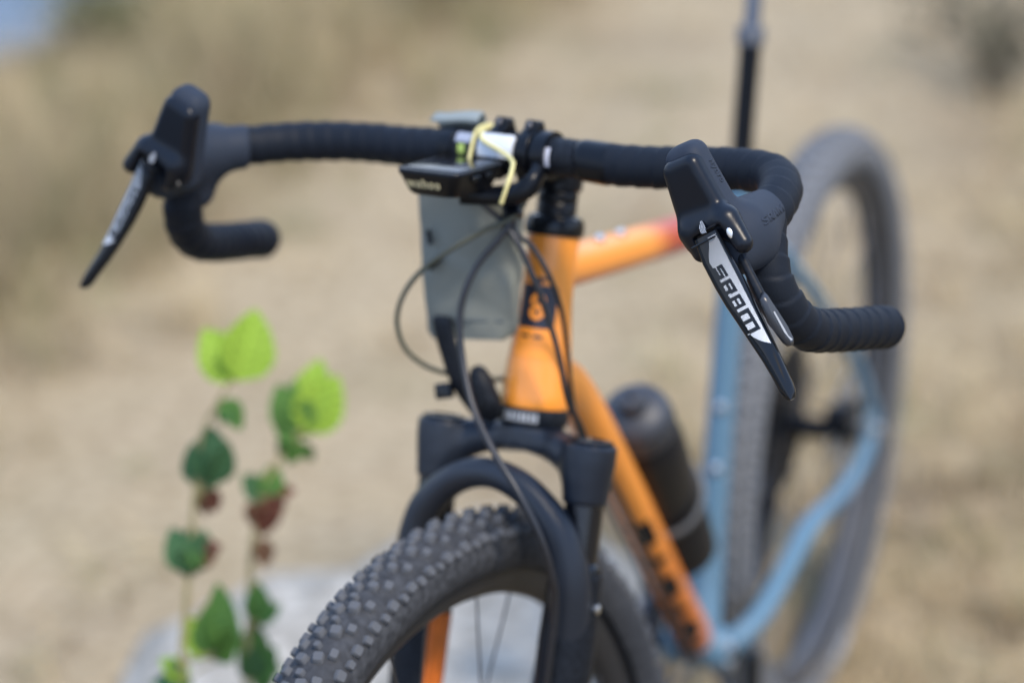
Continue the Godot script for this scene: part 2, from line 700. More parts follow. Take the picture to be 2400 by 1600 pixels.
func shrubs(n: FastNoiseLite) -> void:
	var specs := [
		[Vector3(-0.30, 0, -3.50), 0.33, 0.26, Color(0.12, 0.112, 0.07), "low dark olive shrub beyond the rear wheel at the track's edge"],
		[Vector3(0.14, 0, -2.95), 0.22, 0.18, Color(0.12, 0.115, 0.055), "small brownish olive shrub nearest the dark one by the track"],
		[Vector3(-2.02, 0, -2.98), 0.16, 0.17, Color(0.16, 0.155, 0.07), "weedy olive bush on the edge of the lake bank"],
		[Vector3(-1.62, 0, -3.6), 0.26, 0.2, Color(0.17, 0.15, 0.07), "dull yellowish bush between the bank and the worn track"]]
	for s in specs:
		var at: Vector3 = s[0]
		at.y = ground_height(at.x, at.z, n)
		var o := thing("shrub", s[4], "shrub", at)
		var twigs := MB.new()
		var foliage := MB.new()
		for i in 26:
			var a := rng.randf() * TAU
			var tip := Vector3(cos(a) * s[1] * rng.randf_range(0.2, 1.0), s[2] * rng.randf_range(0.4, 1.0), sin(a) * s[1] * rng.randf_range(0.2, 1.0))
			var path := spline([Vector3(cos(a), 0, sin(a)) * 0.02, tip * Vector3(0.35, 0.6, 0.35), tip], 3)
			twigs.tube(path, same(0.0025, path.size()), 5)
			for k in 16:
				var p: Vector3 = path[rng.randi_range(2, path.size() - 1)] + Vector3(rng.randf_range(-1, 1), rng.randf_range(-0.5, 1), rng.randf_range(-1, 1)) * 0.05
				var b := Basis(Vector3(rng.randf_range(-1, 1), rng.randf_range(-1, 1), rng.randf_range(-1, 1)).normalized(), rng.randf() * TAU)
				var l := rng.randf_range(0.018, 0.034)
				foliage.tint = s[3] * rng.randf_range(0.7, 1.5)
				foliage.grid([PackedVector3Array([p, p]), PackedVector3Array([p + b * Vector3(-l * 0.3, l * 0.45, 0), p + b * Vector3(l * 0.3, l * 0.45, 0)]), PackedVector3Array([p + b * Vector3(0, l, l * 0.2), p + b * Vector3(0, l, l * 0.2)])], false)
		put("stems", twigs.mesh(), mat(lin(0.12, 0.09, 0.06), 0.9), o)
		var fm := mat(Color.WHITE, 0.7)
		fm.vertex_color_use_as_albedo = true
		fm.cull_mode = BaseMaterial3D.CULL_DISABLED
		tag(put("foliage", foliage.mesh(false), fm, o), "", "", "", "stuff")

# ------------------------------------------------------------------ saplings
func saplings() -> void:
	var green := {}
	var specs := {"bright": [lin(0.25, 0.42, 0.025), 0.36], "mid": [lin(0.048, 0.145, 0.016), 0.22], "dark": [lin(0.026, 0.092, 0.024), 0.14], "red": [lin(0.10, 0.025, 0.012), 0.1], "brown": [lin(0.16, 0.07, 0.03), 0.1]}
	for k in specs:
		var m := mat(specs[k][0], 0.55, 0.0, 0.22)
		m.cull_mode = BaseMaterial3D.CULL_DISABLED
		m.backlight_enabled = true
		var c: Color = specs[k][0]
		m.backlight = c * specs[k][1] * 2.2
		m.normal_enabled = true
		m.normal_texture = noise_tex(0.02, true, 2.0, null, 40)
		green[k] = m
	var vein := Image.create(64, 64, false, Image.FORMAT_RGB8)
	for y in 64:
		for x in 64:
			var e := absf(y / 31.5 - 1.0)
			var v := 1.0 if e < 0.06 or absf(fposmod(x / 63.0 * 6.0 - e * 1.6, 1.0) - 0.5) < 0.06 else 0.86 + 0.10 * sin(x * 0.7 + y * 0.3) * sin(y * 0.45)
			vein.set_pixel(x, y, Color(v, v, v))
	var vein_tex := ImageTexture.create_from_image(vein)
	for k in green:
		green[k].albedo_texture = vein_tex
		green[k].albedo_color = green[k].albedo_color.lightened(0.12)
	var stem_m := mat(lin(0.25, 0.21, 0.085), 0.7)
	var shapes := [leaf_mesh(0.058, 0.042), leaf_mesh(0.064, 0.036), leaf_mesh(0.05, 0.034, 1.2, 0.5)]
	for plant in PLANTS:
		var o := thing("sapling", plant.label, "sapling", plant.root, "saplings beside the front wheel")
		var pts := []
		for i in plant.stem.size():
			pts.append(plant.stem[i] * 1.058 + Vector3(0, -0.102 * smoothstep(-0.01, 0.40, plant.stem[i].y), 0))
		var path := spline(pts, 6)
		var rad := PackedFloat32Array()
		for i in path.size():
			rad.append(lerpf(0.0042, 0.0016, float(i) / path.size()))
		var st := MB.new()
		st.tube(path, rad, 7)
		put("stem", st.mesh(), stem_m, o)
		var all: Array = plant.leaves.duplicate()
		# smaller crumpled leaves crowd round the nodes
		for l in plant.leaves:
			if l[5] == "bright" or l[5] == "red":
				continue
			for k in 2:
				var dir: Vector3 = l[1].rotated(Vector3(rng.randf_range(-1, 1), rng.randf_range(-0.5, 0.5), rng.randf_range(-1, 1)).normalized(), rng.randf_range(0.5, 1.0))
				var tone: String = l[5] if rng.randf() < 0.6 else ["mid", "dark"][rng.randi() % 2]
				all.append([l[0] + Vector3(rng.randf_range(-0.006, 0.006), rng.randf_range(-0.012, 0.008), rng.randf_range(-0.004, 0.004)), dir, l[2] + Vector3(rng.randf_range(-0.6, 0.6), rng.randf_range(-0.4, 0.4), 0), l[3] * rng.randf_range(0.4, 0.7), [0, 2, 2][rng.randi() % 3], tone])
		for l in all:
			# [where, direction, facing, length factor, shape, colour]
			var at: Vector3 = l[0] * 1.058 + Vector3(0, -0.102, 0)
			var y: Vector3 = l[1].normalized()
			var z: Vector3 = (l[2] - y * l[2].dot(y)).normalized()
			var b := Basis(y.cross(z), y, z).scaled_local(Vector3.ONE * l[3] * 1.058)
			put("leaf", shapes[l[4]], green[l[5]], o, Transform3D(b, at))
			# its stalk, from the nearest point of the stem
			var near: Vector3 = path[0]
			for p in path:
				if p.distance_to(at - Vector3(0, 0.012, 0)) < near.distance_to(at - Vector3(0, 0.012, 0)):
					near = p
			if near.distance_to(at) > 0.002:
				var sk := MB.new()
				var sp := spline([near, near.lerp(at, 0.5) + Vector3(0, 0.003, 0), at], 3)
				sk.tube(sp, same(0.0011, sp.size()), 5)
				put("leaf_stalk", sk.mesh(), stem_m, o)

# leaf rows: base, direction, facing, length factor, shape, colour
var PLANTS := [
	{"label": "taller left sapling with two bright lime leaves at its tip", "root": Vector3(-0.3906, 0.0, -0.2590),
	"stem": [Vector3(0.02, -0.01, 0.03), Vector3(0.005, 0.25, 0.01), Vector3(-0.002, 0.465, 0.002), Vector3(-0.008, 0.527, -0.024), Vector3(-0.011, 0.582, -0.048), Vector3(-0.014, 0.637, -0.071), Vector3(-0.014, 0.677, -0.089), Vector3(0.004, 0.718, -0.112)],
	"leaves": [
		[Vector3(0.007, 0.717, -0.116), Vector3(-0.030, 0.045, -0.008), Vector3(0.65, 0.35, 0.75), 1.08, 0, "bright"],
		[Vector3(0.010, 0.719, -0.117), Vector3(0.013, 0.075, -0.040), Vector3(0.7, 0.4, 0.6), 1.27, 0, "bright"],
		[Vector3(-0.003, 0.702, -0.105), Vector3(0.023, -0.024, 0.001), Vector3(0.5, 0.7, 0.5), 0.72, 2, "mid"],
		[Vector3(-0.006, 0.633, -0.072), Vector3(-0.024, 0.041, -0.010), Vector3(-0.2, 0.5, 0.8), 0.86, 2, "dark"],
		[Vector3(-0.003, 0.633, -0.074), Vector3(-0.004, 0.048, -0.020), Vector3(0.5, 0.3, 0.8), 0.98, 0, "dark"],
		[Vector3(-0.001, 0.634, -0.074), Vector3(0.018, 0.036, -0.014), Vector3(0.9, 0.3, 0.4), 0.75, 0, "dark"],
		[Vector3(-0.002, 0.629, -0.072), Vector3(0.011, -0.030, 0.008), Vector3(0.6, 0.3, 0.7), 0.52, 2, "red"],
		[Vector3(-0.004, 0.629, -0.072), Vector3(-0.002, -0.030, 0.010), Vector3(-0.2, 0.3, 0.9), 0.6, 2, "brown"],
		[Vector3(-0.007, 0.560, -0.039), Vector3(-0.022, 0.031, -0.006), Vector3(0.1, 0.5, 0.8), 0.82, 0, "dark"],
		[Vector3(-0.005, 0.560, -0.039), Vector3(0.005, 0.034, -0.018), Vector3(0.6, 0.5, 0.7), 0.72, 0, "dark"],
		[Vector3(-0.006, 0.563, -0.040), Vector3(-0.008, 0.034, -0.012), Vector3(0.3, 0.2, 0.9), 0.7, 0, "dark"],
		[Vector3(-0.004, 0.574, -0.047), Vector3(0.022, 0.010, -0.011), Vector3(0.2, 0.9, 0.4), 0.5, 2, "red"],
		[Vector3(-0.003, 0.566, -0.043), Vector3(0.020, 0.014, -0.010), Vector3(0.4, 0.6, 0.7), 0.5, 2, "brown"],
		[Vector3(0.023, 0.492, -0.020), Vector3(-0.002, 0.062, -0.028), Vector3(0.8, 0.2, 0.5), 1.05, 1, "mid"],
		[Vector3(0.021, 0.488, -0.017), Vector3(-0.027, 0.033, -0.004), Vector3(0.2, 0.7, 0.7), 0.8, 0, "bright"],
		[Vector3(0.022, 0.489, -0.018), Vector3(-0.010, 0.042, -0.010), Vector3(0.5, 0.4, 0.8), 0.85, 0, "mid"],
		[Vector3(0.024, 0.490, -0.019), Vector3(0.015, 0.022, -0.016), Vector3(0.4, 0.5, 0.8), 0.62, 0, "mid"],
		[Vector3(0.002, 0.470, 0.001), Vector3(-0.030, 0.022, 0.001), Vector3(0.2, 0.8, 0.5), 0.66, 2, "bright"],
		[Vector3(0.006, 0.464, -0.001), Vector3(-0.030, 0.004, 0.009), Vector3(0.3, 0.9, 0.3), 0.7, 0, "dark"],
		[Vector3(0.006, 0.440, 0.004), Vector3(0.026, 0.014, 0.009), Vector3(0.3, 0.9, 0.3), 0.7, 0, "mid"]]},
	{"label": "right sapling with broad green leaves and dark red withered ones below", "root": Vector3(-0.3599, 0.0, -0.3309),
	"stem": [Vector3(-0.01, -0.01, 0.03), Vector3(0.005, 0.22, 0.02), Vector3(-0.001, 0.435, 0.002), Vector3(-0.008, 0.497, -0.024), Vector3(-0.013, 0.554, -0.048), Vector3(-0.010, 0.602, -0.070), Vector3(0.003, 0.632, -0.090), Vector3(0.016, 0.652, -0.103)],
	"leaves": [
		[Vector3(0.016, 0.649, -0.102), Vector3(-0.030, 0.046, -0.009), Vector3(0.3, 0.4, 0.8), 0.95, 0, "mid"],
		[Vector3(0.016, 0.650, -0.102), Vector3(-0.006, 0.060, -0.025), Vector3(0.6, 0.5, 0.7), 1.02, 0, "mid"],
		[Vector3(0.019, 0.650, -0.103), Vector3(0.028, 0.056, -0.034), Vector3(0.5, 0.5, 0.7), 1.15, 0, "bright"],
		[Vector3(0.018, 0.650, -0.103), Vector3(0.004, 0.072, -0.036), Vector3(0.2, 0.5, 0.8), 1.2, 1, "bright"],
		[Vector3(0.013, 0.645, -0.099), Vector3(-0.005, -0.028, 0.012), Vector3(0.6, 0.3, 0.7), 0.6, 2, "mid"],
		[Vector3(0.009, 0.645, -0.098), Vector3(-0.012, -0.016, 0.007), Vector3(0.1, 0.6, 0.8), 0.5, 2, "mid"],
		[Vector3(-0.006, 0.593, -0.067), Vector3(-0.022, 0.020, -0.001), Vector3(0.2, 0.6, 0.7), 0.6, 0, "dark"],
		[Vector3(-0.005, 0.593, -0.068), Vector3(0.003, 0.026, -0.011), Vector3(0.5, 0.5, 0.7), 0.62, 0, "mid"],
		[Vector3(-0.003, 0.596, -0.071), Vector3(0.020, 0.004, -0.008), Vector3(0.3, 0.7, 0.6), 0.52, 2, "red"],
		[Vector3(-0.001, 0.597, -0.071), Vector3(0.010, -0.026, 0.010), Vector3(0.5, 0.3, 0.8), 0.46, 0, "red"],
		[Vector3(-0.005, 0.593, -0.069), Vector3(0.000, -0.046, 0.019), Vector3(0.6, 0.2, 0.7), 0.8, 2, "red"],
		[Vector3(-0.014, 0.591, -0.062), Vector3(-0.004, -0.022, 0.008), Vector3(0.2, 0.5, 0.8), 0.5, 2, "brown"],
		[Vector3(-0.004, 0.560, -0.050), Vector3(0.008, -0.030, 0.010), Vector3(0.6, 0.2, 0.7), 0.6, 2, "brown"],
		[Vector3(-0.002, 0.488, -0.022), Vector3(-0.001, 0.038, -0.016), Vector3(0.6, 0.3, 0.7), 0.8, 2, "mid"],
		[Vector3(0.001, 0.488, -0.022), Vector3(0.016, 0.014, -0.010), Vector3(0.2, 0.7, 0.6), 0.5, 0, "mid"],
		[Vector3(0.004, 0.438, -0.001), Vector3(-0.005, 0.048, -0.019), Vector3(0.6, 0.3, 0.6), 0.95, 1, "mid"],
		[Vector3(0.006, 0.436, -0.001), Vector3(0.012, 0.028, -0.015), Vector3(0.3, 0.5, 0.8), 0.7, 0, "mid"]]}]

# ------------------------------------------------------------------ the bicycle
func rrect(x0: float, x1: float, y0: float, y1: float, r: float, side := 3, corner := 3) -> PackedVector2Array:
	# anticlockwise from the lower left corner
	var out := PackedVector2Array()
	var cs := [Vector2(x0 + r, y0 + r), Vector2(x1 - r, y0 + r), Vector2(x1 - r, y1 - r), Vector2(x0 + r, y1 - r)]
	for k in 4:
		for i in corner + 1:
			var a := PI + PI / 2 * k + PI / 2 * i / corner
			out.append(cs[k] + Vector2(cos(a), sin(a)) * r)
		var nxt: Vector2 = cs[(k + 1) % 4] + Vector2(cos(PI * 1.5 + PI / 2 * k), sin(PI * 1.5 + PI / 2 * k)) * r
		var here := out[out.size() - 1]
		for i in range(1, side):
			out.append(here.lerp(nxt, float(i) / side))
	return out

func colored_tube(path: PackedVector3Array, rad: PackedFloat32Array, segs: int, tone: Callable) -> ArrayMesh:
	var mb := MB.new()
	mb.tube(path, rad, segs)
	for i in mb.v.size():
		mb.col[i] = tone.call(mb.v[i])
	return mb.mesh()

func simple_tube(pts: Array, rs: Array, segs := 14, n := 6) -> ArrayMesh:
	var mb := MB.new()
	var p := spline(pts, n) if pts.size() > 2 else spline(pts, maxi(n, 2))
	mb.tube(p, radii(rs, n if pts.size() > 2 else maxi(n, 2)), segs)
	return mb.mesh()

func bicycle() -> void:
	var bike := thing("bicycle", "orange and blue gravel bicycle with black drop handlebar and knobbly tyres", "bicycle")
	frame(bike)
	fork(bike)
	wheel(bike, "front_wheel", STEER * Transform3D(Basis(), Vector3(0, WHEEL_R, 0)), true)
	wheel(bike, "rear_wheel", Transform3D(Basis(Vector3.RIGHT, 0.4).scaled(Vector3.ONE * 0.976), REAR_AXLE + Vector3(0, -0.005, 0.004)), false)
	drivetrain(bike)
	cockpit(bike)
	levers(bike)
	cables(bike)

func frame(bike: Node3D) -> void:
	# head tube: slim above, flaring to the lower bearing
	var hp := [Vector2(0.0, 0.0), Vector2(0.0285, 0.0), Vector2(0.0295, 0.003), Vector2(0.0292, 0.012), Vector2(0.0275, 0.035), Vector2(0.0245, 0.065), Vector2(0.0222, 0.09), Vector2(0.0215, 0.115), Vector2(0.0215, 0.136), Vector2(0.0222, 0.142), Vector2(0.0222, 0.146), Vector2(0.0, 0.146)]
	var axis := Transform3D(Basis(Vector3.RIGHT, UP, FW), BASE)
	var mb := MB.new()
	mb.lathe(hp, 40, axis)
	var ht := put("head_tube", mb.mesh(), M.orange, bike)
	var c := MB.new()
	c.lathe([Vector2(0.0, -0.014), Vector2(0.029, -0.014), Vector2(0.030, -0.011), Vector2(0.030, -0.003), Vector2(0.029, -0.0005), Vector2(0.0, -0.0005)], 32, axis)
	var cup := put("lower_headset_cup", c.mesh(), M.matte, ht)
	badge(ht, axis)
	var cm := MB.new()
	cm.lathe([Vector2(0.0, 0.1462), Vector2(0.0245, 0.1462), Vector2(0.0255, 0.149), Vector2(0.0255, 0.156), Vector2(0.0235, 0.1615), Vector2(0.0185, 0.164), Vector2(0.0, 0.164)], 32, axis)
	put("headset_top_cap", cm.mesh(), M.gloss, bike)
	# white print on the lower cup, wrapped round its front left
	var pr := MB.new()
	var letters := [0.0, 0.13, 0.24, 0.38, 0.52, 0.64, 0.78, 0.9]
	for i in 8:
		var rows := []
		for k in 4:
			var t: float = -0.62 + letters[i] * 1.1 + 0.095 * k / 3.0
			var row := PackedVector3Array()
			for hh in [-0.0115, -0.0035]:
				row.append(axis * Vector3(sin(t) * 0.0303, hh, cos(t) * 0.0303))
			rows.append(row)
		pr.grid(rows, false)
	put("cup_print", pr.mesh(false), mat(lin(0.34, 0.35, 0.36), 0.5), ht)
	# main tubes; the paint fades from orange to red and then blue
	var o := Color(0.90, 0.305, 0.035)
	var red := Color(0.42, 0.035, 0.014)
	var dusk := Color(0.10, 0.035, 0.05)
	var bl := Color(0.092, 0.180, 0.255)
	var fade_top := func(p: Vector3) -> Color:
		var c0: Color = o.lerp(red, smoothstep(-0.45, -0.53, p.z))
		c0 = c0.lerp(dusk, smoothstep(-0.58, -0.64, p.z))
		return c0.lerp(bl, smoothstep(-0.66, -0.72, p.z))
	var tt := spline([along(0.117) + FW * -0.005, Vector3(0, 0.858, -0.305), Vector3(0, 0.790, -0.565), Vector3(0, 0.742, -0.765)], 10)
	put("top_tube", colored_tube(tt, radii([0.0195, 0.0185, 0.0178, 0.016], 10), 20, fade_top), M.fade, bike)
	var fade_down := func(p: Vector3) -> Color:
		var c0: Color = o.lerp(red, 0.45 * smoothstep(-0.40, -0.60, p.z))
		return c0.lerp(bl, smoothstep(-0.635, -0.66, p.z))
	var dt := spline([along(0.028) + FW * -0.004, Vector3(0, 0.762, -0.262), Vector3(0, 0.713, -0.316), Vector3(0, 0.58, -0.432), Vector3(0, 0.425, -0.556), Vector3(0, 0.30, -0.66)], 10)
	var down := put("down_tube", colored_tube(dt, radii([0.021, 0.0225, 0.0205, 0.0180, 0.0175, 0.0185], 10), 20, fade_down), M.fade, bike)
	# dark block lettering down the nearer side of the tube
	var spans := [0.64, 0.70, 0.76, 0.82, 0.875, 0.925]
	for i in spans.size():
		var lm := MB.new()
		var parts := [[0.0, 0.045, -0.8, 0.25], [0.0, 0.014, -0.8, 0.55], [0.030, 0.045, -0.8, 0.5]] if i % 2 == 0 else [[0.0, 0.045, 0.05, 0.5], [0.016, 0.03, -0.8, 0.5]]
		for q in parts:
			var rows := []
			for k in 4:
				var t: float = (spans[i] + lerpf(q[0], q[1], k / 3.0)) * (dt.size() - 1)
				var a := int(t)
				var p := dt[a].lerp(dt[a + 1], t - a)
				var d := (dt[a + 1] - dt[a]).normalized()
				var up := Vector3.RIGHT.cross(d).normalized()
				var row := PackedVector3Array()
				for s in 4:
					var ang := lerpf(q[2], q[3], s / 3.0)
					row.append(p + (Vector3.RIGHT * cos(ang + 1.25) - up * sin(ang + 1.25)) * 0.0186)
				rows.append(row)
			lm.grid(rows, false)
		put("lettering", lm.mesh(false), M.matte, down)
	# blue rear triangle
	var seat_line := func(y: float) -> Vector3: return Vector3(0, y, -0.612 - 0.2205 * y)
	var st_path := spline([BB + Vector3(0, 0.02, -0.003), Vector3(0, 0.36, -0.690), seat_line.call(0.4256), seat_line.call(0.62), seat_line.call(0.79)], 6)
	var st := put("seat_tube", simple_tube([BB + Vector3(0, 0.015, -0.003), Vector3(0, 0.36, -0.690), seat_line.call(0.4256), seat_line.call(0.62), seat_line.call(0.775)], [0.021, 0.0165, 0.0145, 0.0142, 0.0155], 20), M.blue, bike)
	for y in [0.479, 0.543]:
		var b := MB.new()
		b.lathe([Vector2(0, -0.003), Vector2(0.0055, -0.003), Vector2(0.0055, 0.001), Vector2(0.0042, 0.0032), Vector2(0, 0.0036)], 14, Transform3D(Basis(Vector3(0, -0.2, 0.98).cross(Vector3.RIGHT), Vector3(0.35, 0.2, 0.91).normalized(), Vector3.RIGHT).orthonormalized(), seat_line.call(y) + Vector3(0.004, 0.003, 0.0145)))
		put("cage_bolt", b.mesh(), M.steel, st)
	var clamp_ := MB.new()
	clamp_.tube(spline([seat_line.call(0.765), seat_line.call(0.782)], 3), same(0.0172, 4), 20)
	put("seat_clamp", clamp_.mesh(), M.matte, bike)
	var bb := MB.new()
	bb.lathe([Vector2(0.012, -0.036), Vector2(0.021, -0.036), Vector2(0.0225, -0.034), Vector2(0.0225, 0.034), Vector2(0.021, 0.036), Vector2(0.012, 0.036)], 28, Transform3D(Basis(Vector3(0, 0, 1), Vector3(1, 0, 0), Vector3(0, 1, 0)), BB))
	put("bottom_bracket_shell", bb.mesh(), M.blue, bike)
	for s in [1.0, -1.0]:
		var cs := [BB + Vector3(0.026 * s, -0.004, -0.012), Vector3(0.046 * s, 0.305, -0.722), Vector3(0.056 * s, 0.331, -0.80), Vector3(0.0615 * s, 0.349, -0.865), Vector3(0.064 * s, 0.336, -0.97), Vector3(0.067 * s, 0.338, -1.05), Vector3(0.069 * s, 0.360, -1.095)]
		put("chain_stay", simple_tube(cs, [0.013, 0.0125, 0.012, 0.0118, 0.0105, 0.0098, 0.009], 16), M.blue, bike)
		var ss := [Vector3(0.069 * s, 0.366, -1.112), Vector3(0.062 * s, 0.46, -1.055), Vector3(0.054 * s, 0.55, -0.965), Vector3(0.043 * s, 0.64, -0.87), Vector3(0.016 * s, 0.725, -0.787)]
		put("seat_stay", simple_tube(ss, [0.0085, 0.008, 0.008, 0.008, 0.0095], 14), M.blue, bike)
		var dr := MB.new()
		dr.rbox(Vector3(0.009, 0.052, 0.036), 0.004, Transform3D(Basis(Vector3.RIGHT, 0.35), Vector3(0.068 * s, 0.3675, -1.103)))
		put("dropout", dr.mesh(), M.blue, bike)
	for x in [0.017, -0.017]:
		var bo := MB.new()
		bo.lathe([Vector2(0, -0.002), Vector2(0.006, -0.002), Vector2(0.006, 0.002), Vector2(0.004, 0.004), Vector2(0, 0.004)], 14, Transform3D(Basis(Vector3(0, 0, 1), Vector3(1, 0, 0), Vector3(0, 1, 0)), BB + Vector3(0.037, 0.0 + x * 0.6, 0.012)))
		put("shell_bolt", bo.mesh(), M.steel, bike)
	# silver cable stops under the near end of the top tube
	for z in [-0.40, -0.345]:
		var cb := MB.new()
		cb.rbox(Vector3(0.008, 0.007, 0.012), 0.003, Transform3D(Basis(), Vector3(0.006, 0.858 + (z + 0.305) * 0.262 + 0.0195, z)))
		put("cable_stop", cb.mesh(), M.steel, bike)
	# seat post with its telescopic upper part, and the saddle
	var post := put("seat_post", simple_tube([seat_line.call(0.74), seat_line.call(0.912)], [0.0112, 0.0112], 20), M.satin, bike)
	var col := MB.new()
	col.tube(spline([seat_line.call(0.908), seat_line.call(0.910), seat_line.call(0.925), seat_line.call(0.9265)], 2), PackedFloat32Array([0.012, 0.0138, 0.0143, 0.0143, 0.0143, 0.0138, 0.012]), 20)
	put("collar", col.mesh(), mat(lin(0.09, 0.10, 0.12), 0.45), post)
	put("inner_tube", simple_tube([seat_line.call(0.92), seat_line.call(1.06)], [0.0085, 0.0085], 18), mat(lin(0.13, 0.15, 0.19), 0.28, 0.5), post)
	var sd := MB.new()
	var rows := []
	for i in 13:
		var t := i / 12.0
		var w := lerpf(0.018, 0.072, smoothstep(0.25, 0.95, t)) * (0.55 if i == 0 or i == 12 else 1.0)
		var ring := PackedVector3Array()
		var y := 1.098 + 0.012 * pow(absf(t - 0.5) * 2.0, 2.0)
		for q in rrect(-w, w, -0.016, 0.014, 0.012):
			ring.append(Vector3(q.x, y + q.y - 0.010 * pow(q.x / 0.07, 2.0), -0.70 - 0.265 * t))
		rows.append(ring)
	sd.grid(rows)
	sd.fan(rows[0], false)
	sd.fan(rows[12], true)
	var saddle := put("saddle", sd.mesh(), M.matte, bike)
	for s in [1.0, -1.0]:
		put("saddle_rail", simple_tube([Vector3(0.018 * s, 1.085, -0.725), Vector3(0.021 * s, 1.062, -0.79), Vector3(0.022 * s, 1.062, -0.88), Vector3(0.032 * s, 1.088, -0.94)], [0.0035, 0.0035, 0.0035, 0.0035], 8), M.steel, saddle)
	var head := MB.new()
	head.rbox(Vector3(0.052, 0.02, 0.04), 0.006, Transform3D(Basis(), seat_line.call(1.062)))
	put("seat_post_head", head.mesh(), M.satin, post)

func badge(ht: Node3D, axis: Transform3D) -> void:
	# dark rounded badge with an orange rounded figure, printed on the front of the head tube
	var w := 128
	var im := Image.create(w, w * 2, false, Image.FORMAT_RGB8)
	var org := lin(0.90, 0.305, 0.035)
	var ink := lin(0.016, 0.018, 0.03)
	im.fill(org)
	for y in w * 2:
		for x in w:
			var p := Vector2((x + 0.5) / w - 0.5, (y + 0.5) / w - 0.5)   # badge square occupies y -0.5..0.5, marks below and above it
			p.y -= 0.35
			var q := (p.abs() - Vector2(0.34, 0.36)).max(Vector2.ZERO).length() - 0.12
			var dark := q < 0.0
			# the figure: two stacked round bowls with small eyes
			for cy in [-0.125, 0.125]:
				var d := p.distance_to(Vector2(0.02, cy))
				if d < 0.175:
					dark = d < 0.06
			if p.x < -0.06 and absf(p.y) < 0.035 and q < 0.0:
				dark = true
			# small mark above: a bar on a post; and short dashes below
			if absf(p.y + 0.62) < 0.035 and absf(p.x) < 0.26 or p.y > -0.62 and p.y < -0.5 and absf(p.x - 0.02) < 0.05:
				dark = true
			if absf(p.y - 0.66) < 0.035 and absf(p.x + 0.18) < 0.10 or absf(p.y - 0.66) < 0.035 and absf(p.x - 0.12) < 0.10:
				dark = true
			if dark:
				im.set_pixel(x, y, ink)
	var mb := MB.new()
	var rows := []
	var uvs := []
	for r in 13:
		var v := r / 12.0
		var a := lerpf(0.118, 0.042, v)
		var rad := 0.0
		var prof := [Vector2(0.0292, 0.012), Vector2(0.0275, 0.035), Vector2(0.0245, 0.065), Vector2(0.0222, 0.09), Vector2(0.0215, 0.115), Vector2(0.0215, 0.136)]
		for i in 5:
			if a >= prof[i].y and a <= prof[i + 1].y:
				rad = lerpf(prof[i].x, prof[i + 1].x, (a - prof[i].y) / (prof[i + 1].y - prof[i].y))
		rad += 0.0004
		var row := PackedVector3Array()
		var ur := []
		for k in 13:
			var t := (k / 12.0 - 0.5) * 0.038 / rad
			row.append(axis * Vector3(sin(t) * rad, a, cos(t) * rad))
			ur.append(Vector2(k / 12.0, v))
		rows.append(row)
		uvs.append(ur)
	mb.grid(rows, false, uvs)
	var m := mat(Color.WHITE, 0.36)
	m.albedo_texture = ImageTexture.create_from_image(im)
	put("head_badge", mb.mesh(false), m, ht)

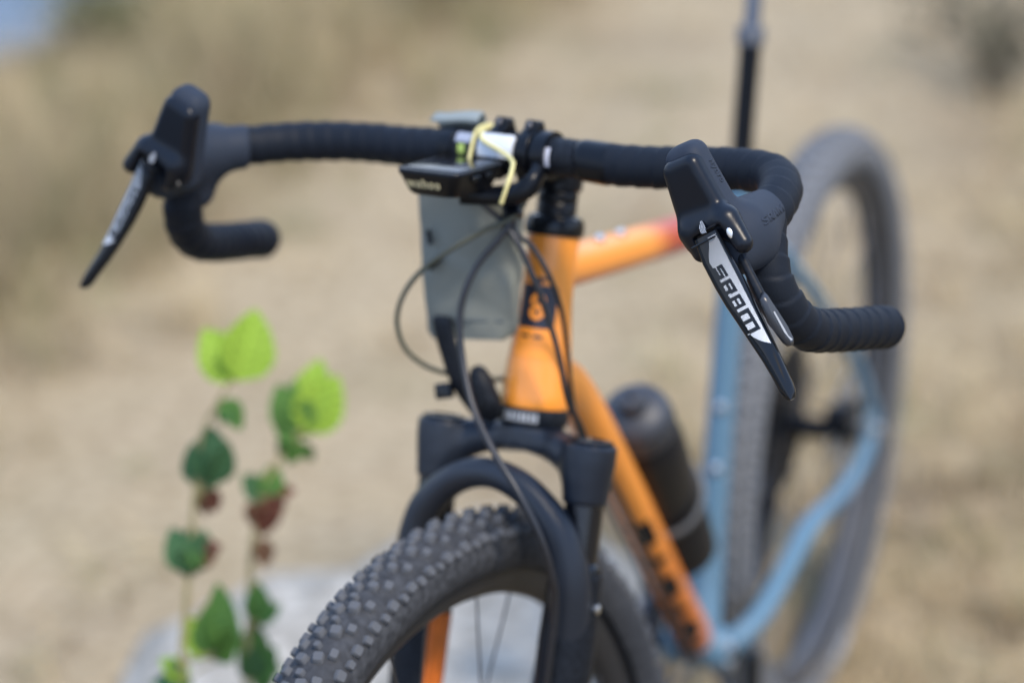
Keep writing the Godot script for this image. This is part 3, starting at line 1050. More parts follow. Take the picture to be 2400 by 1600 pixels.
func fork(bike: Node3D) -> void:
	var to := func(p: Vector3) -> Vector3:
		var q := p - BASE
		return Vector3(q.x, q.dot(UP), q.dot(FW))
	var axis := Transform3D(Basis(Vector3.RIGHT, UP, FW), BASE)
	var f := func(p: Vector3) -> float:
		var q := Vector3(absf(p.x), p.y, p.z)
		var d := maxf(Vector2(p.x, p.z).length() - 0.0285, absf(p.y + 0.024) - 0.0105)
		d = smin(d, sd_caps(q, Vector3(0.0, -0.0255, 0.003), Vector3(0.042, -0.030, 0.016), 0.0115, 0.0125), 0.012)
		d = smin(d, sd_caps(q, Vector3(0.040, -0.030, 0.015), Vector3(0.070, -0.048, 0.025), 0.0130, 0.0165), 0.010)
		var boss := maxf(Vector2(q.x - 0.0725, q.z - 0.025).length() - lerpf(0.0224, 0.0180, clampf((-0.035 - q.y) / 0.045, 0, 1)), absf(q.y + 0.046) - 0.0255)
		d = smin(d, boss, 0.008)
		return smax(d, q.y + 0.0145, 0.004)
	var crown := put("fork", nets(f, Vector3(-0.104, -0.092, -0.034), Vector3(0.104, -0.006, 0.056), 0.0032).mesh(), M.crown, bike, STEER * axis)
	for s in [1.0, -1.0]:
		var cap := MB.new()
		cap.lathe([Vector2(0, -0.024), Vector2(0.0185, -0.024), Vector2(0.0195, -0.020), Vector2(0.0185, -0.0175), Vector2(0.012, -0.0165), Vector2(0.011, -0.0185), Vector2(0.0, -0.0185)], 26, Transform3D(Basis(), Vector3(0.0725 * s, 0, 0.025)))
		put("top_cap", cap.mesh(), M.satin, crown)
		put("stanchion", simple_tube([Vector3(0.0725 * s, -0.06, 0.025), Vector3(0.0725 * s, -0.20, 0.0265)], [0.0165, 0.0165], 22), mat(lin(0.008, 0.008, 0.01), 0.18), crown)
		var leg := put("lower_leg", simple_tube([Vector3(0.0725 * s, -0.128, 0.026), Vector3(0.0725 * s, -0.134, 0.026), Vector3(0.0720 * s, -0.19, 0.027), Vector3(0.070 * s, -0.30, 0.030), Vector3(0.066 * s, -0.41, 0.037), Vector3(0.062 * s, -0.455, 0.047)], [0.0205, 0.0228, 0.0245, 0.0215, 0.0195, 0.016], 24), M.matte, crown)
		var seal := MB.new()
		seal.lathe([Vector2(0.0166, -0.130), Vector2(0.0212, -0.130), Vector2(0.0212, -0.124), Vector2(0.019, -0.120), Vector2(0.0168, -0.119)], 24, Transform3D(Basis(), Vector3(0.0725 * s, 0, 0.026)))
		put("dust_seal", seal.mesh(), M.gloss, leg)
		if s < 0:
			# orange graphic on the leg, facing the wheel and forwards
			var dm := MB.new()
			var rows := []
			for i in 8:
				var t := i / 7.0
				var y := lerpf(-0.185, -0.40, t)
				var c := Vector3(lerpf(-0.072, -0.0665, t), y, lerpf(0.0268, 0.0362, t))
				var row := PackedVector3Array()
				for k in 6:
					var a := lerpf(-0.55, 0.75, k / 5.0) + 0.1 * sin(t * 22.0)
					row.append(c + Vector3(cos(a), 0, sin(a)) * lerpf(0.0250, 0.0200, t))
				rows.append(row)
			dm.grid(rows, false)
			var dc := mat(lin(0.72, 0.17, 0.02), 0.4)
			dc.albedo_texture = noise_tex(0.02, false, 1.0, ramp2(Color(0.75, 0.75, 0.75), Color.WHITE), 61)
			put("leg_graphic", dm.mesh(false), dc, leg)
		else:
			var bolt := MB.new()
			bolt.lathe([Vector2(0, -0.001), Vector2(0.004, -0.001), Vector2(0.004, 0.002), Vector2(0.0025, 0.003), Vector2(0, 0.003)], 12, Transform3D(Basis(Vector3(0, 0, 1), Vector3(1, 0, 0), Vector3(0, 1, 0)), Vector3(0.0965, -0.155, 0.028)))
			put("leg_bolt", bolt.mesh(), M.steel, leg)
	# the arch that ties both lower legs over the tyre
	var pts := [Vector3(-0.0745, -0.185, 0.030), Vector3(-0.0765, -0.140, 0.040), Vector3(-0.067, -0.098, 0.050), Vector3(-0.037, -0.066, 0.057), Vector3(0.0, -0.0545, 0.060), Vector3(0.037, -0.066, 0.057), Vector3(0.067, -0.098, 0.050), Vector3(0.0765, -0.140, 0.040), Vector3(0.0745, -0.185, 0.030)]
	var arch := MB.new()
	var ap := spline(pts, 6)
	arch.tube(ap, radii([0.0195, 0.0185, 0.0155, 0.0135, 0.013, 0.0135, 0.0155, 0.0185, 0.0195], 6), 20, true, 0.98, Vector3(0, -0.25, 0.97).normalized())
	put("fork_arch", arch.mesh(), M.crown, crown)
	var caliper := MB.new()
	caliper.rbox(Vector3(0.034, 0.062, 0.036), 0.009, Transform3D(Basis(Vector3.RIGHT, 0.2), Vector3(0.050, -0.36, 0.0)))
	put("brake_caliper", caliper.mesh(), M.gloss, crown)

func wheel(bike: Node3D, called: String, xf: Transform3D, front: bool) -> void:
	var turn := Basis(Vector3(0, 0, 1), Vector3(1, 0, 0), Vector3(0, 1, 0))
	var w := node(called, bike, xf)
	var rc := WHEEL_R - 0.0045 - 0.0275
	var prof := []
	for i in 33:
		var th := deg_to_rad(lerpf(-128, 128, i / 32.0))
		prof.append(Vector2(rc + 0.0275 * cos(th), 0.0282 * sin(th)))
	var tm := MB.new()
	tm.lathe(prof, 180, Transform3D(turn))
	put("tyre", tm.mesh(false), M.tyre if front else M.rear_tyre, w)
	var rm := MB.new()
	rm.lathe([Vector2(0.3165, -0.0142), Vector2(0.3175, -0.0152), Vector2(0.3165, -0.0160), Vector2(0.309, -0.0158), Vector2(0.297, -0.0125), Vector2(0.2905, -0.007), Vector2(0.289, 0.0), Vector2(0.2905, 0.007), Vector2(0.297, 0.0125), Vector2(0.309, 0.0158), Vector2(0.3165, 0.0160), Vector2(0.3175, 0.0152), Vector2(0.3165, 0.0142)], 150, Transform3D(turn))
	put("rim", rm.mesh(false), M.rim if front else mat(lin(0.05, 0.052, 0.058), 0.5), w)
	var hub := MB.new()
	hub.lathe([Vector2(0, -0.05), Vector2(0.009, -0.05), Vector2(0.009, -0.034), Vector2(0.027, -0.033), Vector2(0.027, -0.029), Vector2(0.014, -0.022), Vector2(0.013, 0.022), Vector2(0.027, 0.029), Vector2(0.027, 0.033), Vector2(0.012, 0.035), Vector2(0.012, 0.055), Vector2(0, 0.055)], 28, Transform3D(turn))
	put("hub", hub.mesh(), M.satin, w)
	var sm := MB.new()
	sm.tube(PackedVector3Array([Vector3.ZERO, Vector3(0, 0.133, 0), Vector3(0, 0.268, 0)]), same(0.0010, 3), 6, false)
	var spoke := sm.mesh(false)
	for i in 28:
		var a := TAU * i / 28.0 + 0.06
		var s := 1.0 if i % 2 == 0 else -1.0
		var b := a + (0.9 if i % 4 < 2 else -0.9)
		var p0 := Vector3(0.031 * s, 0.0255 * sin(b), 0.0255 * cos(b))
		var p1 := Vector3(0.003 * s, 0.2915 * sin(a), 0.2915 * cos(a))
		var y := (p1 - p0).normalized()
		var x := y.cross(Vector3.RIGHT).normalized()
		put("spoke", spoke, M.dark_steel, w, Transform3D(Basis(x, y * p0.distance_to(p1) / 0.268, x.cross(y)), p0))
	var rot := MB.new()
	rot.lathe([Vector2(0.060, 0.0405), Vector2(0.080, 0.0405), Vector2(0.080, 0.0425), Vector2(0.060, 0.0425), Vector2(0.060, 0.0405)], 60, Transform3D(turn))
	for i in 6:
		var a := TAU * i / 6.0
		rot.tube(PackedVector3Array([Vector3(0.0415, 0.012 * sin(a), 0.012 * cos(a)), Vector3(0.0415, 0.064 * sin(a + 0.35), 0.064 * cos(a + 0.35))]), same(0.0022, 2), 6)
	put("brake_rotor", rot.mesh(false), M.steel, w)
	# tread: blocks standing on the casing
	var km := MB.new()
	var base := [Vector2(0.0047, 0.0050), Vector2(0.0040, 0.0043), Vector2(0.0034, 0.0037)]
	var hs := [-0.0014, 0.0043, 0.0050]
	var rows := []
	for i in 3:
		var ring := PackedVector3Array()
		for q in rrect(-base[i].x, base[i].x, -base[i].y, base[i].y, 0.0012, 1, 1):
			ring.append(Vector3(q.x, hs[i], q.y))
		rows.append(ring)
	km.grid(rows)
	km.fan(rows[2], true)
	var knob := km.mesh()
	var rest := []
	var n := 164
	for i in n:
		var ang := TAU * i / n
		var lats := [[-0.0058, 1.0, 0.0], [0.0058, 1.0, 0.55], [-0.0235, 1.0, 0.0], [0.0235, 1.0, 0.0]] if i % 2 == 0 else [[-0.0142, 0.92, 0.2], [0.0142, 0.92, -0.2], [-0.0245, 0.8, 0.0], [0.0245, 0.8, 0.0], [0.0, 0.7, 0.1]]
		for q in lats:
			var th := asin(q[0] / 0.0282)
			var a2: float = ang + q[2] * TAU / n * 0.6
			var r0 := rc + 0.0275 * cos(th)
			var radial := Vector3(0, sin(a2), cos(a2))
			var nrm := (radial * cos(th) + Vector3.RIGHT * sin(th)).normalized()
			var tang := Vector3(0, cos(a2), -sin(a2))
			var yaw: float = 0.18 * signf(q[0]) + rng.randf_range(-0.14, 0.14)
			var t := Transform3D(Basis(nrm.cross(tang).normalized(), nrm, tang).rotated(nrm, yaw).scaled_local(Vector3(q[1] * rng.randf_range(0.86, 1.1), rng.randf_range(0.82, 1.05), q[1] * rng.randf_range(0.86, 1.08))), radial * r0 + Vector3.RIGHT * q[0])
			var deg := rad_to_deg(ang)
			if front and deg > 52.0 and deg < 118.0:
				put("knob", knob, M.knob, w, t)
			else:
				rest.append(t)
	var mm := MultiMesh.new()
	mm.transform_format = MultiMesh.TRANSFORM_3D
	mm.mesh = knob
	mm.instance_count = rest.size()
	for i in rest.size():
		mm.set_instance_transform(i, rest[i])
	var o := MultiMeshInstance3D.new()
	o.name = "tread_blocks"
	o.multimesh = mm
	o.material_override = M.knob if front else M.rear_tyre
	w.add_child(o, true)
	tag(o, "", "", "", "stuff")
	if not front:
		# pale moulded patches on the side wall
		for span in [[4.43, 4.66], [4.93, 5.05]]:
			var pm := MB.new()
			var pr := []
			for i in 9:
				var a := lerpf(span[0], span[1], i / 8.0) + 0.4
				var row := PackedVector3Array()
				for k in 4:
					var th := deg_to_rad(lerpf(72, 104, k / 3.0))
					var r := rc + 0.0279 * cos(th)
					row.append(Vector3(0.0286 * sin(th), r * sin(a), r * cos(a)))
				pr.append(row)
			pm.grid(pr, false)
			put("tyre_label", pm.mesh(false), mat(lin(0.42, 0.44, 0.47), 0.6), w)

func drivetrain(bike: Node3D) -> void:
	var turn := Basis(Vector3(0, 0, 1), Vector3(1, 0, 0), Vector3(0, 1, 0))
	# cassette
	var cas := node("cassette", bike, Transform3D(Basis(), REAR_AXLE))
	for i in 9:
		var g := MB.new()
		var r := lerpf(0.090, 0.026, i / 8.0)
		var x := -0.034 - 0.0042 * i
		var ring0 := PackedVector3Array()
		var ring1 := PackedVector3Array()
		var teeth := int(r * TAU / 0.0127)
		for k in teeth * 4:
			var a := TAU * k / (teeth * 4)
			var rr := r + (0.0022 if k % 4 < 2 else -0.0022)
			ring0.append(Vector3(x, rr * sin(a), rr * cos(a)))
			ring1.append(Vector3(x - 0.002, rr * sin(a), rr * cos(a)))
		g.grid([ring0, ring1])
		g.fan(ring0, true)
		g.fan(ring1, false)
		put("sprocket", g.mesh(), M.sprocket, cas)
	# derailleur with its cage
	var der := MB.new()
	der.rbox(Vector3(0.03, 0.05, 0.04), 0.009, Transform3D(Basis(Vector3.RIGHT, 0.6), REAR_AXLE + Vector3(-0.078, -0.065, -0.005)))
	var dnode := put("rear_derailleur", der.mesh(), M.matte, bike)
	for s in [0.0, 0.012]:
		put("cage_plate", simple_tube([REAR_AXLE + Vector3(-0.060 + s, -0.085, 0.005), REAR_AXLE + Vector3(-0.058 + s, -0.135, 0.035), REAR_AXLE + Vector3(-0.058 + s, -0.185, 0.062)], [0.011, 0.008, 0.009], 8), M.matte, dnode)
	for q in [Vector3(-0.054, -0.085, 0.008), Vector3(-0.052, -0.18, 0.06)]:
		var pw := MB.new()
		pw.lathe([Vector2(0, -0.003), Vector2(0.021, -0.003), Vector2(0.022, 0), Vector2(0.021, 0.003), Vector2(0, 0.003)], 22, Transform3D(turn, REAR_AXLE + q))
		put("jockey_wheel", pw.mesh(), M.gloss, dnode)
	# axle end and brake on the near side
	var ax := MB.new()
	ax.lathe([Vector2(0, 0.05), Vector2(0.008, 0.05), Vector2(0.008, 0.072), Vector2(0.0105, 0.073), Vector2(0.0105, 0.078), Vector2(0.007, 0.081), Vector2(0, 0.081)], 22, Transform3D(turn, REAR_AXLE))
	put("axle_end", ax.mesh(), M.steel, bike)
	var cal := MB.new()
	cal.rbox(Vector3(0.032, 0.036, 0.062), 0.009, Transform3D(Basis(Vector3.RIGHT, -0.2), Vector3(0.050, 0.405, -1.035)))
	put("rear_brake_caliper", cal.mesh(), M.satin, bike)
	# cranks: nearer one hanging down and forwards
	var dir := Vector3(0, -0.93, 0.37)
	for s in [1.0, -1.0]:
		var d: Vector3 = dir * s
		var at := BB + Vector3(0.058 * s, 0, 0)
		var cm := MB.new()
		cm.tube(spline([at, at + d * 0.06 + Vector3(0.006 * s, 0, 0), at + d * 0.172 + Vector3(0.014 * s, 0, 0)], 5), radii([0.017, 0.014, 0.013], 5), 16, true, 0.6, Vector3.FORWARD, 0.006)
		var crank := put("crank_arm", cm.mesh(), M.gloss, bike)
		var pm := MB.new()
		pm.rbox(Vector3(0.06, 0.018, 0.085), 0.006, Transform3D(Basis(), at + d * 0.17 + Vector3(0.062 * s, 0, 0)))
		put("pedal", pm.mesh(), M.satin, crank)
	var ring := MB.new()
	var r0 := PackedVector3Array()
	var r1 := PackedVector3Array()
	var r2 := PackedVector3Array()
	for k in 160:
		var a := TAU * k / 160.0
		var rr := 0.078 + (0.002 if k % 4 < 2 else -0.002)
		r0.append(BB + Vector3(-0.045, rr * sin(a), rr * cos(a)))
		r1.append(BB + Vector3(-0.048, rr * sin(a), rr * cos(a)))
		r2.append(BB + Vector3(-0.0465, 0.056 * sin(a), 0.056 * cos(a)))
	ring.grid([r2, r0, r1, r2])
	for k in 4:
		var a := TAU * k / 4.0 + 0.4
		ring.tube(PackedVector3Array([BB + Vector3(-0.05, 0, 0), BB + Vector3(-0.0475, 0.058 * sin(a), 0.058 * cos(a))]), same(0.007, 2), 8)
	put("chainring", ring.mesh(), M.dark_steel, bike)
	# chain, a closed run over ring, sprocket and jockey wheels
	var c := REAR_AXLE + Vector3(-0.05, 0, 0)
	var loop := [BB + Vector3(-0.0465, 0.079, 0.0), c + Vector3(0, 0.055, 0.01), c + Vector3(0, 0.03, -0.048), c + Vector3(-0.002, -0.04, -0.035), REAR_AXLE + Vector3(-0.053, -0.075, 0.03), REAR_AXLE + Vector3(-0.053, -0.13, 0.02), REAR_AXLE + Vector3(-0.052, -0.203, 0.055), BB + Vector3(-0.0465, -0.079, -0.01), BB + Vector3(-0.0465, -0.04, 0.07), BB + Vector3(-0.0465, 0.045, 0.066), BB + Vector3(-0.0465, 0.079, 0.0)]
	var ch := MB.new()
	var cp := spline(loop, 14)
	ch.tube(cp, same(0.0042, cp.size()), 6, true, 0.7, Vector3.RIGHT)
	put("chain", ch.mesh(), M.dark_steel, bike)

func taped(pts: Array, r_tape: float, pitch: float, spin: float) -> ArrayMesh:
	# bar tape: a helical wrap whose overlapping edges stand a little proud
	var coarse := spline(pts, 24)
	var path := PackedVector3Array()
	var left := 0.0
	for i in coarse.size() - 1:
		var seg := coarse[i].distance_to(coarse[i + 1])
		while left < seg:
			path.append(coarse[i].lerp(coarse[i + 1], left / seg))
			left += 0.0016
		left -= seg
	var rows := []
	var n := path.size()
	var nrm := Vector3.UP
	var wob := FastNoiseLite.new()
	wob.seed = 17
	wob.frequency = 28.0
	for i in n:
		var t := (path[mini(i + 2, n - 1)] - path[maxi(i - 2, 0)]).normalized()
		nrm = (nrm - t * nrm.dot(t)).normalized()
		var b := t.cross(nrm)
		var ring := PackedVector3Array()
		var s := i * 0.0016
		for k in 28:
			var a := TAU * k / 28.0
			var q := fposmod(s / pitch + spin * a / TAU + 0.12 * wob.get_noise_2d(s, a * 0.02), 1.0)
			var r := r_tape + 0.0016 * (smoothstep(0.0, 0.12, q) * (1.0 - 0.75 * q)) + 0.0006 * wob.get_noise_3dv(path[i] + nrm * cos(a) * 0.015 + b * sin(a) * 0.015)
			r += 0.0007 * smoothstep(n - 14, n - 5, i)
			ring.append(path[i] + nrm * cos(a) * r + b * sin(a) * r)
		rows.append(ring)
	var mb := MB.new()
	mb.grid(rows)
	mb.fan(rows[0], false)
	mb.fan(rows[n - 1], true)
	return mb.mesh()

func L(s: float, u: float, f: float) -> Vector3:
	return LEVER * Vector3(s, u, f)

func mirror(p: Vector3) -> Vector3:
	return Vector3(-p.x, p.y, p.z)

func cockpit(bike: Node3D) -> void:
	var drop := [L(0, 0.004, 0.002), L(0.0, -0.030, 0.020), L(0, -0.060, 0.015), L(-0.002, -0.083, -0.006), L(-0.005, -0.0965, -0.038), L(-0.006, -0.1105, -0.08), L(-0.007, -0.1255, -0.126)]
	var near := [Vector3(0.086, 0.9915, -0.2), Vector3(0.12, 0.992, -0.2015), Vector3(0.16, 0.995, -0.204), Vector3(0.205, 0.998, -0.205), Vector3(0.238, 1.0, -0.194), Vector3(0.2575, 0.999, -0.168), Vector3(0.266, 0.996, -0.140)]
	near.append_array(drop)
	var far := [Vector3(-0.064, 0.990, -0.2), Vector3(-0.10, 0.987, -0.2), Vector3(-0.15, 0.987, -0.197), Vector3(-0.20, 0.988, -0.18), Vector3(-0.235, 0.990, -0.15), Vector3(-0.257, 0.991, -0.122)]
	var shift := [0.0, 0.007, 0.010, 0.009, 0.006, 0.002, -0.003]
	for i in drop.size():
		far.append(mirror(drop[i]) + Vector3(shift[i], 0, 0))
	var bar := MB.new()
	bar.tube(spline([Vector3(-0.075, 0.990, -0.2), Vector3(-0.045, 0.992, -0.2), Vector3(0.0, 0.993, -0.2), Vector3(0.05, 0.993, -0.2), Vector3(0.09, 0.9915, -0.2)], 6), radii([0.0138, 0.0158, 0.0159, 0.0158, 0.0142], 6), 28)
	var h := put("handlebar", bar.mesh(), M.matte, bike, STEER)
	put("bar_tape", taped(near, 0.0160, 0.0165, 1.0), M.tape, h)
	put("bar_tape", taped(far, 0.0158, 0.0165, -1.0), M.tape, h)
	for s in [1.0, -1.0]:
		var e: Vector3 = drop[6] if s > 0 else far[far.size() - 1]
		var d: Vector3 = (drop[6] - drop[5]).normalized() if s > 0 else (far[far.size() - 1] - far[far.size() - 2]).normalized()
		var pl := MB.new()
		var side := d.cross(Vector3.UP).normalized()
		pl.lathe([Vector2(0.0165, -0.001), Vector2(0.0168, 0.0015), Vector2(0.0156, 0.0045), Vector2(0.011, 0.0068), Vector2(0, 0.0078)], 28, Transform3D(Basis(side, d, side.cross(d)), e))
		put("end_plug", pl.mesh(), M.tape, h)
	# smooth finishing tape beside the stem, and the small prints on the bare bar
	put("finishing_tape", simple_tube([Vector3(0.064, 0.9925, -0.2), Vector3(0.067, 0.9925, -0.2), Vector3(0.086, 0.9915, -0.2), Vector3(0.092, 0.991, -0.2)], [0.0160, 0.0172, 0.0176, 0.0165], 26), M.satin, h)
	put("finishing_tape", simple_tube([Vector3(-0.056, 0.9912, -0.2), Vector3(-0.058, 0.9912, -0.2), Vector3(-0.066, 0.990, -0.2), Vector3(-0.069, 0.990, -0.2)], [0.0160, 0.0172, 0.0176, 0.0165], 26), M.satin, h)
	var prints := [[-0.0475, -0.041, -0.05, 0.45, lin(0.42, 0.55, 0.12)], [-0.051, -0.036, 0.55, 1.1, lin(0.30, 0.32, 0.38)], [0.036, 0.0405, -0.25, 0.75, lin(0.55, 0.55, 0.6)], [0.0315, 0.0355, 0.35, 0.65, lin(0.5, 0.08, 0.08)], [0.0315, 0.0355, 0.0, 0.3, lin(0.30, 0.42, 0.08)]]
	for q in prints:
		var pm := MB.new()
		var rows := []
		for i in 6:
			var a := lerpf(q[2], q[3], i / 5.0)
			rows.append(PackedVector3Array([Vector3(q[0], 0.993 + 0.0162 * sin(a), -0.2 + 0.0162 * cos(a)), Vector3(q[1], 0.993 + 0.0162 * sin(a), -0.2 + 0.0162 * cos(a))]))
		pm.grid(rows, false)
		put("bar_print", pm.mesh(false), mat(q[4], 0.5), h)
	# stem: steerer clamp, spacers, extension and the face plate with its two bands
	var axis := STEER * Transform3D(Basis(Vector3.RIGHT, UP, FW), BASE)
	var st := MB.new()
	st.lathe([Vector2(0, 0.164), Vector2(0.0172, 0.164), Vector2(0.0172, 0.1735), Vector2(0.0168, 0.174), Vector2(0.0172, 0.1745), Vector2(0.0172, 0.183), Vector2(0.0168, 0.1835), Vector2(0.0195, 0.185), Vector2(0.0200, 0.19), Vector2(0.0200, 0.222), Vector2(0.0185, 0.226), Vector2(0.0, 0.227)], 30)
	st.tube(spline([Vector3(0, 0.205, 0.006), Vector3(0, 0.207, 0.03), Vector3(0, 0.212, 0.062)], 4), radii([0.0185, 0.0165, 0.0185], 4), 22, true, 1.0, Vector3.RIGHT)
	var stem := put("stem", st.mesh(), M.satin, bike, axis)
	var bc := Vector3(0, 0.2129, 0.0753)
	for x in [-0.0145, 0.0145]:
		var band := MB.new()
		var rows := []
		for i in 25:
			var a := TAU * i / 24.0
			var ring := PackedVector3Array()
			var lug := 0.0065 * exp(-pow((a - 1.62) / 0.28, 2.0)) + 0.0045 * exp(-pow((a - 5.0) / 0.28, 2.0))
			for q in rrect(-0.0062, 0.0062, 0.0161, 0.0208 + lug, 0.0015, 2, 2):
				ring.append(bc + Vector3(x + q.x, q.y * sin(a), q.y * cos(a)))
			rows.append(ring)
		band.grid(rows)
		var b := put("face_plate_band", band.mesh(), M.satin, stem)
		var lugm := MB.new()
		lugm.rbox(Vector3(0.0115, 0.012, 0.016), 0.003, Transform3D(Basis(), bc + Vector3(x, 0.0215, 0.000)))
		put("bolt_lug", lugm.mesh(), M.satin, stem)
		var bolt := MB.new()
		bolt.lathe([Vector2(0, 0), Vector2(0.0034, 0), Vector2(0.0034, 0.003), Vector2(0.0028, 0.0036), Vector2(0.0016, 0.0036), Vector2(0.0014, 0.0016), Vector2(0, 0.0016)], 14, Transform3D(Basis(Vector3.RIGHT, Vector3(0, 0, 1), Vector3(0, -1, 0)), bc + Vector3(x, 0.0222, 0.008)))
		put("face_bolt", bolt.mesh(), M.dark_steel, stem)
	var fp := MB.new()
	var fr := []
	for i in 9:
		var a := lerpf(-0.3, 0.62, i / 8.0)
		var ring := PackedVector3Array()
		for q in rrect(-0.026, 0.0075, 0.0163, 0.0222, 0.0018, 3, 2):
			ring.append(bc + Vector3(q.x, q.y * sin(a), q.y * cos(a)))
		fr.append(ring)
	fp.grid(fr)
	fp.fan(fr[0], false)
	fp.fan(fr[8], true)
	put("face_plate", fp.mesh(), mat(lin(0.58, 0.60, 0.62), 0.5), stem)
	# out-front arm that carries the computer
	var arm := MB.new()
	arm.tube(spline([Vector3(0.030, 0.200, 0.088), Vector3(0.032, 0.189, 0.099), Vector3(0.022, 0.180, 0.105), Vector3(0.000, 0.1755, 0.110), Vector3(-0.022, 0.1755, 0.118)], 6), radii([0.0095, 0.009, 0.0085, 0.008, 0.010], 6), 14, true, 0.75, Vector3.UP, 0.002)
	put("computer_mount", arm.mesh(), M.satin, stem)
	var mc := MB.new()
	mc.tube(PackedVector3Array([bc + Vector3(0.0235, 0, 0), bc + Vector3(0.036, 0, 0)]), same(0.0202, 2), 24)
	put("mount_clamp", mc.mesh(), M.satin, stem)

func lever_print(flip: bool) -> ImageTexture:
	# silver half-tone panel with block letters left out of it; x runs down the blade, y across it
	var w := 1024
	var h := 256
	var im := Image.create(w, h, true, Image.FORMAT_RGB8)
	var ink := lin(0.006, 0.007, 0.01)
	var silver := lin(0.74, 0.755, 0.77)
	im.fill(ink)
	var letters := [[0.0285, 0.0385, [[0, 1, 0.76, 1], [0, 1, 0.39, 0.61], [0, 1, 0, 0.24], [0, 0.27, 0.39, 1], [0.73, 1, 0, 0.61]]],
		[0.0407, 0.0513, [[0, 0.26, 0, 1], [0, 1, 0.76, 1], [0, 1, 0.33, 0.55], [0.74, 1, 0.33, 1], [0.66, 0.95, 0, 0.4]]],
		[0.0536, 0.0635, [[0, 0.27, 0, 1], [0.73, 1, 0, 1], [0, 1, 0.76, 1], [0, 1, 0.30, 0.48]]],
		[0.0658, 0.0835, [[0, 0.17, 0, 1], [0.415, 0.585, 0, 1], [0.83, 1, 0, 1], [0, 1, 0.76, 1]]]]
	for x in w:
		var t := (x + 0.5) / w * 0.14
		var lo := -0.0080
		if t < 0.026:
			lo = lerpf(0.0004, -0.0084, smoothstep(0.0065, 0.026, t)) if t > 0.0065 else 1.0
		elif t > 0.0835:
			lo = lerpf(-0.0058, 0.0066, pow(clampf((t - 0.0835) / 0.0132, 0, 1), 1.6))
		var hi := lerpf(0.0078, 0.0062, clampf((t - 0.008) / 0.08, 0, 1))
		var base := -0.0079 + 0.0022 * clampf((t - 0.028) / 0.055, 0, 1)
		var top := 0.0006 + 0.0036 * clampf((t - 0.03) / 0.053, 0, 1)
		var tl := t if not flip else 0.0285 + 0.0835 - t
		for y in h:
			var q := (y + 0.5) / h * 0.032 - 0.016
			if q < maxf(lo, -0.0082) or q > hi:
				continue
			var black := false
			var g := (q - base) / (top - base)
			if g >= -0.05 and g <= 1.0:
				for l in letters:
					if tl >= l[0] and tl <= l[1]:
						var k: float = (tl - l[0]) / (l[1] - l[0])
						for r in l[2]:
							if k >= r[0] and k <= r[1] and g >= r[2] - 0.06 and g <= r[3]:
								black = true
			if g < 0.0 and t > 0.027 and t < 0.083:
				black = true
			# dots on a staggered lattice, smaller towards the tip
			var px := 0.00115
			var row := roundf(t / px)
			var off := 0.5 if int(row) % 2 != 0 else 0.0
			var dx := t - row * px
			var dq := q - (roundf(q / px - off) + off) * px
			if sqrt(dx * dx + dq * dq) < px * lerpf(0.50, 0.27, clampf(t / 0.09, 0, 1)):
				black = true
			if not black:
				im.set_pixel(x, y, silver)
	im.generate_mipmaps()
	return ImageTexture.create_from_image(im)

func placed(mb: MB, far: bool) -> ArrayMesh:
	for i in mb.v.size():
		mb.v[i] = LEVER * mb.v[i]
	return mb.mirrored().mesh() if far else mb.mesh()

func copy_of(mb: MB) -> MB:
	var o := MB.new()
	o.v = mb.v.duplicate()
	o.uv = mb.uv.duplicate()
	o.col = mb.col.duplicate()
	o.sg = mb.sg.duplicate()
	o.idx = mb.idx.duplicate()
	return o

func horn(p: Vector3, top: float, low: float, grow: float, front: float, back: float, r: float) -> float:
	# upright horn of the hood: a block that widens downwards
	var k := clampf((0.078 - p.y) / 0.058, -0.3, 1.3)
	var c := lerpf(-0.0135, -0.0100, k)
	var w := lerpf(0.0150, 0.0226, k) + grow
	var mid := (top + low) / 2.0
	var lean := 0.35 * maxf(0.0, p.y - 0.060)
	var q := Vector3(p.x - c, p.y - mid - (p.x - c) * 0.10, p.z + lean * lean * 20.0 - (front + back) / 2.0)
	return sd_box(q, Vector3(w, (top - low) / 2.0, (front - back) / 2.0), r)

